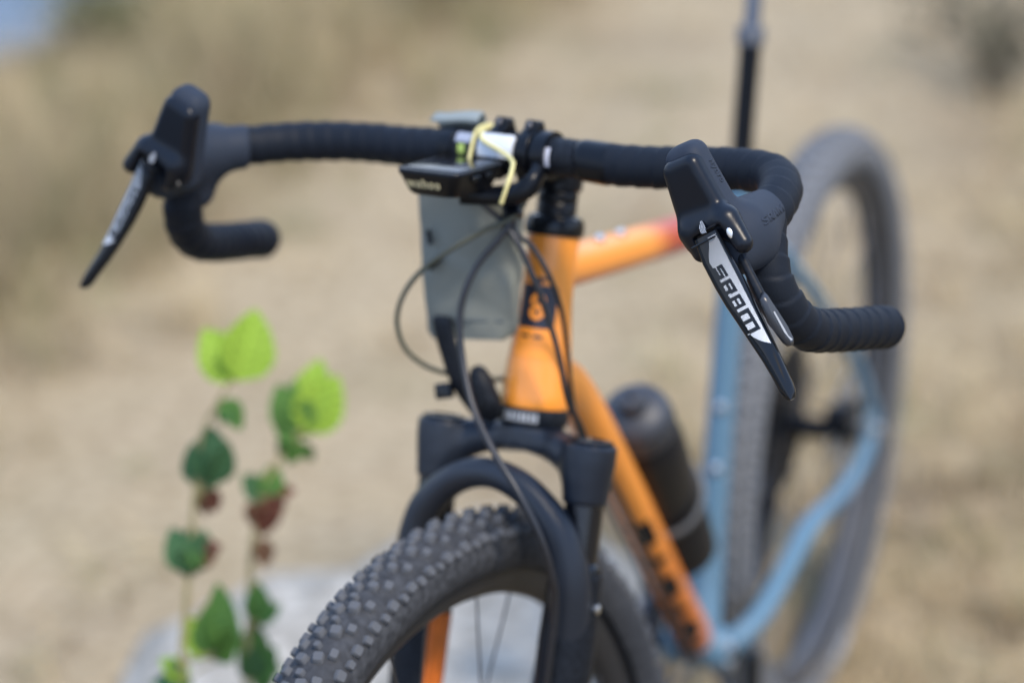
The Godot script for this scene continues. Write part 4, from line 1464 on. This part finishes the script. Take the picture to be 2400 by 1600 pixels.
func levers(bike: Node3D) -> void:
	var l0 := Vector3(-0.0026, 0.0267, 0.0790)
	var d := Vector3(0.0282, -0.1333, 0.0119).normalized()
	var nn := d.cross(Vector3(1, 0, 0)).normalized()
	var lw := nn.cross(d).normalized()
	var sl := lw
	var sn := nn
	var slot := func(p: Vector3) -> float:
		var q := p - l0
		return sd_box(Vector3(q.dot(sl) + 0.0022, q.dot(d) - 0.0262, q.dot(sn) - 0.009), Vector3(0.0138, 0.0245, 0.0200), 0.0015)
	var side_state := [false]
	var hood_f := func(p: Vector3) -> float:
		var e := sd_caps(p, Vector3(-0.004, 0.008, -0.016), Vector3(-0.001, 0.010, 0.034), 0.0195, 0.0245)
		e = smin(e, sd_caps(p, Vector3(0.000, -0.002, 0.028), Vector3(-0.002, 0.0, 0.050), 0.0205, 0.0190), 0.010)
		e = smin(e, horn(p, 0.0870, 0.002, 0.0012, 0.0615, 0.036, 0.0100), 0.010)
		if side_state[0]:
			# on the farther side the rubber follows the bar round the bend
			e = smin(e, sd_caps(p, Vector3(-0.001, 0.008, 0.004), Vector3(-0.0115, 0.0105, -0.0035), 0.0205, 0.0200), 0.006)
			e = smin(e, sd_caps(p, Vector3(-0.0115, 0.0105, -0.0035), Vector3(-0.036, 0.0180, -0.036), 0.0198, 0.0184), 0.004)
			e = smin(e, sd_caps(p, Vector3(-0.004, 0.006, 0.004), Vector3(-0.007, -0.024, 0.008), 0.0200, 0.0185), 0.014)
			e = smax(e, -(p - Vector3(-0.0275, 0.0155, -0.030)).dot(Vector3(0.71, -0.15, 0.685)), 0.003)
		else:
			e = smax(e, -((p.y - 0.018) * 0.587 + (p.z + 0.0145) * 0.81), 0.004)
		return smax(e, -slot.call(p), 0.002)
	var hood := nets(hood_f, Vector3(-0.046, -0.036, -0.034), Vector3(0.036, 0.096, 0.082), 0.0021)
	side_state[0] = true
	var far_hood := nets(hood_f, Vector3(-0.060, -0.036, -0.054), Vector3(0.036, 0.096, 0.082), 0.0021)
	side_state[0] = false
	var body_f := func(p: Vector3) -> float:
		var e := horn(p, 0.0795, 0.010, 0.0006, 0.0668, 0.046, 0.0075)
		# the lower part swells forward to take the lever between two cheeks
		e = smin(e, sd_caps(p, Vector3(-0.0215, 0.0260, 0.0630), Vector3(0.006, 0.0260, 0.0640), 0.0095, 0.0105), 0.007)
		e = smin(e, sd_caps(p, Vector3(0.0100, 0.026, 0.0630), Vector3(0.0185, 0.0075, 0.0680), 0.0100, 0.0078), 0.006)
		e = smin(e, sd_caps(p, Vector3(-0.0212, 0.022, 0.0640), Vector3(-0.0190, 0.008, 0.0655), 0.0095, 0.0078), 0.006)
		return smax(e, -slot.call(p), 0.0015)
	var body := nets(body_f, Vector3(-0.044, -0.008, 0.038), Vector3(0.036, 0.086, 0.086), 0.0013)
	# blade
	var tw := deg_to_rad(24.0)
	var lw0 := lw
	lw = lw0 * cos(tw) - nn * sin(tw)
	nn = nn * cos(tw) + lw0 * sin(tw)
	var table := [[0.0045, -0.0112, 0.0092], [0.012, -0.0128, 0.0094], [0.0225, -0.0146, 0.0096], [0.042, -0.0148, 0.0100], [0.058, -0.0139, 0.0096], [0.073, -0.0119, 0.0089], [0.090, -0.0099, 0.0080], [0.104, -0.0080, 0.0074], [0.118, -0.0066, 0.0069], [0.129, -0.0063, 0.0064], [0.135, -0.0055, 0.0054], [0.1385, -0.0036, 0.0036], [0.1396, -0.0016, 0.0016]]
	var blade := MB.new()
	var rows := []
	var uvs := []
	for q in table:
		var t: float = q[0]
		var thick := lerpf(0.0085, 0.0070, t / 0.14) * (1.0 if t < 0.13 else sqrt(maxf(0.05, 1.0 - pow((t - 0.13) / 0.0102, 2.0))))
		var lift := 0.0050 * pow(smoothstep(0.085, 0.14, t), 1.5) - 0.0012 * sin(PI * clampf(t / 0.12, 0, 1))
		var ring := PackedVector3Array()
		var ur := []
		# back left -> round the left, front, right, and back
		var x0: float = q[1] * 0.87
		var x1: float = q[2] * 0.87
		var half := (x1 - x0) / 2.0
		var prof := [Vector2((x0 + x1) / 2, -thick), Vector2(x0 + half * 0.5, -thick), Vector2(x0 + 0.0014, -thick * 0.92), Vector2(x0, -thick * 0.7), Vector2(x0, -thick * 0.3), Vector2(x0 + half * 0.05, -thick * 0.10)]
		for k in 11:
			var s := k / 10.0
			prof.append(Vector2(lerpf(x0 + half * 0.13, x1 - half * 0.13, s), lerpf(0.0008, 0.0026, smoothstep(0.080, 0.110, t)) * sin(PI * s)))
		prof.append_array([Vector2(x1 - half * 0.03, -thick * 0.08), Vector2(x1 + 0.0006, -thick * 0.3), Vector2(x1 + 0.0008, -thick * 0.7), Vector2(x1 - 0.0012, -thick * 0.92), Vector2(x1 - half * 0.5, -thick), Vector2((x0 + x1) / 2, -thick)])
		for k in prof.size():
			ring.append(l0 + d * t + lw * prof[k].x + nn * (prof[k].y + lift))
			var v: float = (prof[k].x / 0.87 + 0.016) / 0.032
			if k < 6:
				v = 0.0
			elif k > 16:
				v = 1.0
			ur.append(Vector2(t / 0.14, v))
		rows.append(ring)
		uvs.append(ur)
	blade.grid(rows, false, uvs)
	blade.fan(rows[0], true)
	blade.fan(rows[rows.size() - 1], false, d * 0.0004)
	# shift paddle behind the blade
	var paddle := MB.new()
	var outline := [Vector2(-0.030, 0.0765), Vector2(-0.034, 0.0825), Vector2(-0.050, 0.0838), Vector2(-0.062, 0.0820), Vector2(-0.070, 0.0792), Vector2(-0.0742, 0.0755), Vector2(-0.0748, 0.0715), Vector2(-0.0725, 0.0690), Vector2(-0.0615, 0.0690), Vector2(-0.0470, 0.0722), Vector2(-0.0385, 0.0745)]
	var layers := [[0.0, 0.80], [0.0012, 1.0], [0.0042, 1.0], [0.0056, 0.86]]
	var mid := Vector2(-0.054, 0.0762)
	rows = []
	for q in layers:
		var ring := PackedVector3Array()
		for o in outline:
			var e: Vector2 = mid + (o - mid) * q[1]
			ring.append(Vector3(0.0225 + q[0] + (-0.03 - e.x) * 0.10, e.x, e.y))
		rows.append(ring)
	paddle.grid(rows)
	paddle.fan(rows[0], false)
	paddle.fan(rows[3], true)
	var arm := MB.new()
	arm.tube(spline([Vector3(0.006, 0.004, 0.058), Vector3(0.014, -0.014, 0.067), Vector3(0.0235, -0.036, 0.0765)], 5), same(0.0036, 11), 10)
	var label := MB.new()
	label.grid([PackedVector3Array([Vector3(0.0309, -0.045, 0.0812), Vector3(0.0314, -0.045, 0.0800)]), PackedVector3Array([Vector3(0.0325, -0.062, 0.0796), Vector3(0.0330, -0.066, 0.0766)]), PackedVector3Array([Vector3(0.0337, -0.0700, 0.0768), Vector3(0.0337, -0.0700, 0.0740)])], false)
	var bolt := MB.new()
	bolt.lathe([Vector2(0, -0.004), Vector2(0.0042, -0.004), Vector2(0.0042, 0.0008), Vector2(0.0036, 0.0014), Vector2(0.0020, 0.0017), Vector2(0, 0.0018)], 24, Transform3D(Basis(Vector3(0.5, 0, -0.25), Vector3(0.50, 0.12, 0.86).normalized(), Vector3(-0.1, 1, -0.05).normalized()), Vector3(0.0148, 0.0178, 0.0733)))
	var inner_bolt := MB.new()
	inner_bolt.lathe([Vector2(0, -0.004), Vector2(0.003, -0.004), Vector2(0.003, 0.0008), Vector2(0.0018, 0.0014), Vector2(0, 0.0015)], 16, Transform3D(Basis(Vector3(0, 0, 0.8), Vector3(-0.96, 0.0, 0.28), Vector3(0, 1, 0)), Vector3(-0.0286, 0.0135, 0.0660)))
	var spacer := MB.new()
	spacer.rbox(Vector3(0.020, 0.0016, 0.004), 0.0008, Transform3D(Basis(lw, nn.cross(lw) * -1.0, nn), l0 + d * 0.0085 + nn * 0.0008 - lw * 0.004))
	var hatch := MB.new()
	var hb := Vector3(-0.0050, 0.0275, 0.0755)
	hatch.grid([PackedVector3Array([hb + Vector3(-0.0018, -0.0042, 0.001), hb + Vector3(0.0028, -0.0042, 0.001)]), PackedVector3Array([hb + Vector3(-0.0026, 0.0, 0.0), hb + Vector3(0.0030, 0.0, 0.0)]), PackedVector3Array([hb + Vector3(-0.0008, 0.0046, -0.0022), hb + Vector3(0.0008, 0.0046, -0.0022)])], false)
	var hi := Image.create(32, 32, false, Image.FORMAT_RGB8)
	for y in 32:
		for x in 32:
			hi.set_pixel(x, y, lin(0.5, 0.51, 0.53) if (y % 8 < 4) != (x % 12 < 2) else lin(0.01, 0.011, 0.014))
	var hm := mat(Color.WHITE, 0.4)
	hm.albedo_texture = ImageTexture.create_from_image(hi)
	for far in [false, true]:
		var h := put("brake_hood", placed(far_hood if far else hood, far), M.hood, bike, STEER)
		put("lever_body", placed(copy_of(body), far), M.lever_body, h)
		var bm := mat(Color.WHITE, 0.08, 0.0, 0.4)
		bm.albedo_texture = lever_print(far)
		put("lever_blade", placed(copy_of(blade), far), bm, h)
		if not far:
			put("shift_paddle", placed(copy_of(paddle), far), M.paddle, h)
			put("paddle_arm", placed(copy_of(arm), far), M.matte, h)
		put("pivot_bolt", placed(copy_of(inner_bolt if far else bolt), far), M.bolt, h)
		put("stop_edge", placed(copy_of(spacer), far), M.gloss, h)
		put("hatched_mark", placed(copy_of(hatch), far), hm, h)
		if not far:
			put("paddle_label", placed(copy_of(label), far), mat(lin(0.32, 0.33, 0.34), 0.45), h)
		if not far:
			relief("SRAM", 0.0062, 1.9, h, hood_f, Vector3(0.024, 0.0125, 0.0175), Vector3(-0.10, -0.03, -0.99), Vector3(0, 1, -0.05))
			relief("Hydro", 0.0048, 1.0, h, hood_f, Vector3(0.0052, 0.0610, 0.0475), Vector3(0.0, -1, 0.0), Vector3(0, 0, -1))

func relief(text: String, tall: float, wide: float, parent: Node3D, f: Callable, at: Vector3, x: Vector3, y: Vector3) -> void:
	# lettering moulded on the rubber, laid onto its surface
	var tm := TextMesh.new()
	var font := SystemFont.new()
	font.font_names = PackedStringArray(["Droid Sans"])
	font.font_weight = 700
	tm.font = font
	tm.text = text
	tm.font_size = 32
	tm.pixel_size = tall / 23.0
	tm.depth = 0.002
	var a := tm.surface_get_arrays(0)
	var vs: PackedVector3Array = a[Mesh.ARRAY_VERTEX]
	var ix: PackedInt32Array = a[Mesh.ARRAY_INDEX]
	x = x.normalized()
	y = (y - x * y.dot(x)).normalized()
	var z := x.cross(y)
	var mb := MB.new()
	for p in vs:
		var q := at + x * p.x * wide + y * p.y + z * 0.02
		for i in 40:
			var d: float = f.call(q)
			if d < 0.0001:
				break
			q -= z * maxf(d * 0.7, 0.0001)
		mb.add(LEVER * (q + z * (0.0005 if p.z > 0.0 else -0.0010)))
	for i in ix:
		mb.idx.append(i)
	put("raised_lettering", mb.mesh(false), M.hood, parent)

func cables(bike: Node3D) -> void:
	var lists := {
		"shift_cable": [[[0.020, 0.205, 0.07], [0.0135, 0.164, 0.085], [-0.0116, 0.1459, 0.095], [-0.036, 0.1286, 0.1], [-0.0633, 0.1073, 0.1], [-0.0787, 0.0854, 0.1], [-0.0861, 0.0625, 0.095], [-0.0829, 0.0408, 0.085], [-0.0725, 0.0273, 0.07], [-0.0582, 0.0209, 0.05], [-0.035, 0.018, 0.01], [-0.026, 0.03, -0.04]], 0.0023, "olive"],
		"brake_hose": [[[0.012, 0.195, 0.07], [0.0091, 0.1593, 0.085], [0.0026, 0.1423, 0.09], [-0.0124, 0.1189, 0.095], [-0.0197, 0.0945, 0.1], [-0.0217, 0.0708, 0.1], [-0.0153, 0.041, 0.1], [0.0024, 0.0039, 0.105], [0.0285, -0.0279, 0.11], [0.0575, -0.059, 0.11], [0.0764, -0.0922, 0.1], [0.0833, -0.1243, 0.085], [0.0811, -0.1529, 0.07], [0.072, -0.23, 0.052], [0.058, -0.33, 0.02]], 0.0029, "cable"],
		"rear_brake_hose": [[[-0.055, 0.200, 0.06], [-0.036, 0.182, 0.085], [-0.0198, 0.1685, 0.09], [-0.0004, 0.1563, 0.088], [0.0168, 0.1386, 0.085], [0.0315, 0.1083, 0.075], [0.04, 0.077, 0.06], [0.0474, 0.049, 0.05], [0.0517, 0.013, 0.035], [0.046, -0.02, -0.01], [0.02, -0.07, -0.075]], 0.0026, "cable"],
		"dropper_cable": [[[0.003, 0.19, 0.07], [0.0079, 0.1521, 0.08], [0.0228, 0.1361, 0.07], [0.0366, 0.1127, 0.06], [0.0389, 0.086, 0.04], [0.0364, 0.0545, 0.02], [0.0321, 0.0241, 0.0], [0.0228, -0.0041, -0.03], [0.01, -0.05, -0.085]], 0.0022, "cable"]}
	for k in lists:
		var p := spline(Fs(lists[k][0]), 8)
		var mb := MB.new()
		mb.tube(p, same(lists[k][1], p.size()), 10)
		put(k, mb.mesh(), M[lists[k][2]], bike, STEER)
	# hoses that run on under the down tube
	for s in [0.008, -0.008]:
		var mb := MB.new()
		var p := spline([Vector3(s * 2.0, 0.700, -0.280), Vector3(s, 0.655, -0.338), Vector3(s, 0.553, -0.424), Vector3(s, 0.40, -0.548), Vector3(s, 0.278, -0.650)], 6)
		mb.tube(p, same(0.0028, p.size()), 8)
		put("guided_hose", mb.mesh(), M.cable, bike)
	# junction where the lines are bound together below the stem
	var tie := MB.new()
	tie.tube(PackedVector3Array([F(0.006, 0.170, 0.084), F(0.010, 0.160, 0.086)]), same(0.0085, 2), 12)
	put("cable_tie", tie.mesh(), M.gloss, bike, STEER)

# ------------------------------------------------------------------ what the bicycle carries
func carried_things() -> void:
	var axis := STEER * Transform3D(Basis(Vector3.RIGHT, UP, FW), BASE)
	# cycle computer on its arm
	var comp := thing("bike_computer", "black bike computer with wedge shaped case in front of the handlebar", "bike computer")
	comp.transform = axis * Transform3D(Basis(Vector3.RIGHT, 0.19), Vector3(-0.0225, 0.1865, 0.136))
	var lv := [[-0.0105, 0.044, 0.058, 0.010], [-0.008, 0.047, 0.063, 0.009], [0.004, 0.0565, 0.071, 0.0085], [0.0075, 0.0595, 0.074, 0.008], [0.0095, 0.0600, 0.0745, 0.008], [0.0105, 0.0585, 0.073, 0.0075]]
	var cm := MB.new()
	var rows := []
	for q in lv:
		var ring := PackedVector3Array()
		for e in rrect(-q[1] / 2, q[1] / 2, -q[2] / 2, q[2] / 2, q[3], 3, 4):
			ring.append(Vector3(e.x, q[0], e.y))
		rows.append(ring)
	cm.grid(rows)
	cm.fan(rows[0], false)
	cm.fan(rows[5], true)
	put("case", cm.mesh(), M.satin, comp)
	var sc := MB.new()
	sc.rbox(Vector3(0.050, 0.0012, 0.060), 0.0006, Transform3D(Basis(), Vector3(0, 0.0107, -0.002)))
	put("screen", sc.mesh(), mat(lin(0.012, 0.012, 0.014), 0.08, 0.0, 0.6), comp)
	for z in [-0.012, 0.008]:
		var bt := MB.new()
		bt.rbox(Vector3(0.003, 0.005, 0.012), 0.0014, Transform3D(Basis(), Vector3(0.0296, 0.0035, z)))
		put("button", bt.mesh(), M.gloss, comp)
	var tm := TextMesh.new()
	var font := SystemFont.new()
	font.font_names = PackedStringArray(["Droid Sans"])
	font.font_weight = 700
	tm.font = font
	tm.text = "wahoo"
	tm.font_size = 32
	tm.pixel_size = 0.00031
	tm.depth = 0.0005
	put("lettering", tm, mat(lin(0.44, 0.38, 0.22), 0.5), comp, Transform3D(Basis(Vector3.RIGHT, 0.30), Vector3(-0.003, -0.0005, 0.0349)))
	# grey pouch hanging in front of the head tube
	var pouch := thing("handlebar_pouch", "grey green fabric pouch hanging below the bike computer", "pouch")
	pouch.transform = axis
	var pm := MB.new()
	rows = []
	var n := FastNoiseLite.new()
	n.seed = 3
	n.frequency = 22.0
	for i in 22:
		var t := i / 21.0
		var e := sqrt(clampf(1.0 - pow(maxf(0.0, (t - 0.93) / 0.075), 2.0), 0.12, 1.0))
		var x0 := lerpf(-0.0935, -0.0835, t) + (1.0 - e) * 0.012
		var x1 := lerpf(0.008, 0.000, t) - (1.0 - e) * 0.012
		var fr := lerpf(0.082, 0.052, t)
		var th := lerpf(0.016, 0.020, sin(PI * t)) * e
		var ring := PackedVector3Array()
		for q in rrect(x0, x1, -th, 0.0, minf(0.007, th * 0.45), 7, 3):
			var y := lerpf(0.182, 0.0515, t) + 0.11 * (q.x + 0.045) * t
			ring.append(Vector3(q.x, y, q.y + fr + 0.004 * n.get_noise_2d(q.x, t * 0.13) + 0.0035 * (1.0 - pow((q.x + 0.043) / 0.05, 2.0))))
		rows.append(ring)
	pm.grid(rows)
	pm.fan(rows[0], false)
	pm.fan(rows[21], true)
	put("bag", pm.mesh(), M.pouch, pouch)
	var hem := MB.new()
	hem.tube(spline([Vector3(-0.078, 0.064, 0.0568), Vector3(-0.045, 0.068, 0.0605), Vector3(-0.006, 0.072, 0.0570)], 6), same(0.0013, 13), 6)
	put("hem", hem.mesh(), mat(lin(0.10, 0.115, 0.115), 0.9), pouch)
	for q in [[Vector3(-0.073, 0.108, 0.0735), Vector3(-0.062, 0.118, 0.0765)], [Vector3(-0.075, 0.140, 0.0795), Vector3(-0.072, 0.128, 0.0780)]]:
		var sm := MB.new()
		sm.tube(PackedVector3Array([q[0], q[0].lerp(q[1], 0.5), q[1]]), same(0.0024, 3), 6)
		put("drawcord_slot", sm.mesh(), M.matte, pouch)
	# its flap folded back over the bar
	var fm := MB.new()
	rows = []
	for i in 13:
		var a := lerpf(2.9, 1.30, i / 12.0)
		var r := 0.0215 + 0.003 * sin(i * 0.9)
		var ring := PackedVector3Array()
		for q in rrect(-0.096 + 0.012 * sin(a), -0.034 - 0.004 * sin(a), r - 0.0012, r + 0.0012, 0.001, 4, 2):
			ring.append(Vector3(q.x, 0.2129 + q.y * sin(a) * (1.0 + 0.18 * smoothstep(-0.08, -0.045, q.x)), 0.0753 + q.y * cos(a)))
		rows.append(ring)
	fm.grid(rows)
	fm.fan(rows[0], false)
	fm.fan(rows[12], true)
	put("flap", fm.mesh(), mat(lin(0.21, 0.235, 0.225), 0.8), pouch)
	# black strap from the pouch down to the fork
	var strap := thing("strap", "black webbing strap with side buckle hanging from the grey pouch", "strap")
	strap.transform = axis
	var wm := MB.new()
	wm.tube(spline([Vector3(-0.0615, 0.068, 0.062), Vector3(-0.0607, 0.0625, 0.064), Vector3(-0.0546, 0.0426, 0.060), Vector3(-0.0433, 0.0145, 0.053), Vector3(-0.0343, -0.0029, 0.043), Vector3(-0.031, -0.014, 0.030)], 6), same(0.0098, 31), 12, true, 0.28, Vector3.RIGHT)
	put("webbing", wm.mesh(), M.matte, strap)
	var bk := MB.new()
	bk.rbox(Vector3(0.0155, 0.0135, 0.009), 0.002, Transform3D(Basis(Vector3(0, 0, 1), 0.25), Vector3(-0.0566, 0.0063, 0.056)))
	put("buckle", bk.mesh(), M.gloss, strap)
	var kn := MB.new()
	kn.tube(spline([Vector3(-0.0345, 0.030, 0.046), Vector3(-0.027, 0.016, 0.045), Vector3(-0.0225, 0.002, 0.040), Vector3(-0.025, -0.013, 0.028)], 5), PackedFloat32Array([0.004, 0.006, 0.008, 0.0085, 0.010, 0.0095, 0.0105, 0.0098, 0.0105, 0.011, 0.0115, 0.011, 0.0105, 0.010, 0.008, 0.006]), 12)
	put("folded_end", kn.mesh(), M.matte, strap)
	# yellow elastic cord round computer and stem
	var el := MB.new()
	var lp := spline([Vector3(-0.0313, 0.2285, 0.086), Vector3(-0.0295, 0.2185, 0.098), Vector3(-0.0275, 0.2080, 0.1015), Vector3(-0.0235, 0.2010, 0.104), Vector3(-0.012, 0.2010, 0.106)], 6)
	lp.append_array(spline([Vector3(0.0, 0.199, 0.104), Vector3(0.004, 0.2025, 0.104)], 2))
	el.tube(spline([Vector3(-0.026, 0.232, 0.060), Vector3(-0.0300, 0.2320, 0.078), Vector3(-0.0305, 0.2260, 0.092), Vector3(-0.0285, 0.2090, 0.1005), Vector3(-0.026, 0.2015, 0.104), Vector3(-0.014, 0.2000, 0.1065)], 6), same(0.0016, 31), 8)
	el.tube(spline([Vector3(-0.027, 0.231, 0.072), Vector3(-0.0265, 0.2275, 0.088), Vector3(-0.020, 0.2200, 0.0985), Vector3(0.0, 0.2125, 0.1015), Vector3(0.0159, 0.2060, 0.108), Vector3(0.0235, 0.2000, 0.118), Vector3(0.0270, 0.1880, 0.128), Vector3(0.0226, 0.1708, 0.128)], 6), same(0.0019, 43), 8)
	var eo := put("elastic_cord", el.mesh(), M.elastic, self, axis)
	tag(eo, "pale yellow elastic cord looped round the stem and bike computer", "elastic cord")
	# bottle on the down tube, in a cage that belongs to the bicycle
	var d := Vector3(0, 0.155, 0.126).normalized()
	var nrm := Vector3(0, 0.126, -0.155).normalized()
	var bottle := thing("water_bottle", "black water bottle with a ribbed cap standing behind the orange down tube", "bottle")
	var up := Vector3(0, 0.83, 0.56).normalized()
	bottle.transform = Transform3D(Basis(Vector3.RIGHT, up, Vector3.RIGHT.cross(up)), Vector3(0, 0.436, -0.603))
	var bm := MB.new()
	bm.lathe([Vector2(0, 0), Vector2(0.032, 0), Vector2(0.0362, 0.004), Vector2(0.0366, 0.095), Vector2(0.0345, 0.101), Vector2(0.0345, 0.111), Vector2(0.0368, 0.117), Vector2(0.0372, 0.205), Vector2(0.0355, 0.219), Vector2(0.0318, 0.228), Vector2(0.0305, 0.231)], 40)
	put("flask", bm.mesh(), M.bottle, bottle)
	var bc := MB.new()
	bc.lathe([Vector2(0.0300, 0.228), Vector2(0.0335, 0.229), Vector2(0.0340, 0.231), Vector2(0.0338, 0.252), Vector2(0.0322, 0.259), Vector2(0.0255, 0.266), Vector2(0.0150, 0.2685), Vector2(0.0135, 0.269), Vector2(0.0128, 0.280), Vector2(0.0110, 0.2835), Vector2(0.0040, 0.2845), Vector2(0.0035, 0.281), Vector2(0, 0.281)], 40)
	put("cap", bc.mesh(), M.bottle_cap, bottle)
	var ribs := MB.new()
	for i in 24:
		var a := TAU * i / 24.0
		ribs.rbox(Vector3(0.0022, 0.017, 0.0022), 0.001, Transform3D(Basis(Vector3.UP, -a), Vector3(cos(a) * 0.0339, 0.2415, sin(a) * 0.0339)), 1)
	put("cap_grip", ribs.mesh(), M.bottle_cap, bottle)
	var bike := get_node("bicycle")
	var cg := MB.new()
	for s in [1.0, -1.0]:
		var arcs := []
		for i in 11:
			var a: float = lerpf(0.0, 2.7, i / 10.0) * s
			arcs.append(bottle.transform * Vector3(0.0392 * sin(a), 0.106 - 0.012 * cos(a), 0.0392 * cos(a) * signf((bottle.basis.inverse() * -nrm).z)))
		var ap := spline(arcs, 4)
		cg.tube(ap, same(0.0036, ap.size()), 10)
	var foot := bottle.transform * Vector3(0, 0.02, 0)
	cg.tube(spline([foot - nrm * 0.040 + d * 0.11, foot - nrm * 0.040, foot - nrm * 0.036 - d * 0.026, foot - d * 0.027], 4), same(0.004, 13), 10)
	put("bottle_cage", cg.mesh(), mat(lin(0.09, 0.095, 0.10), 0.4), bike)
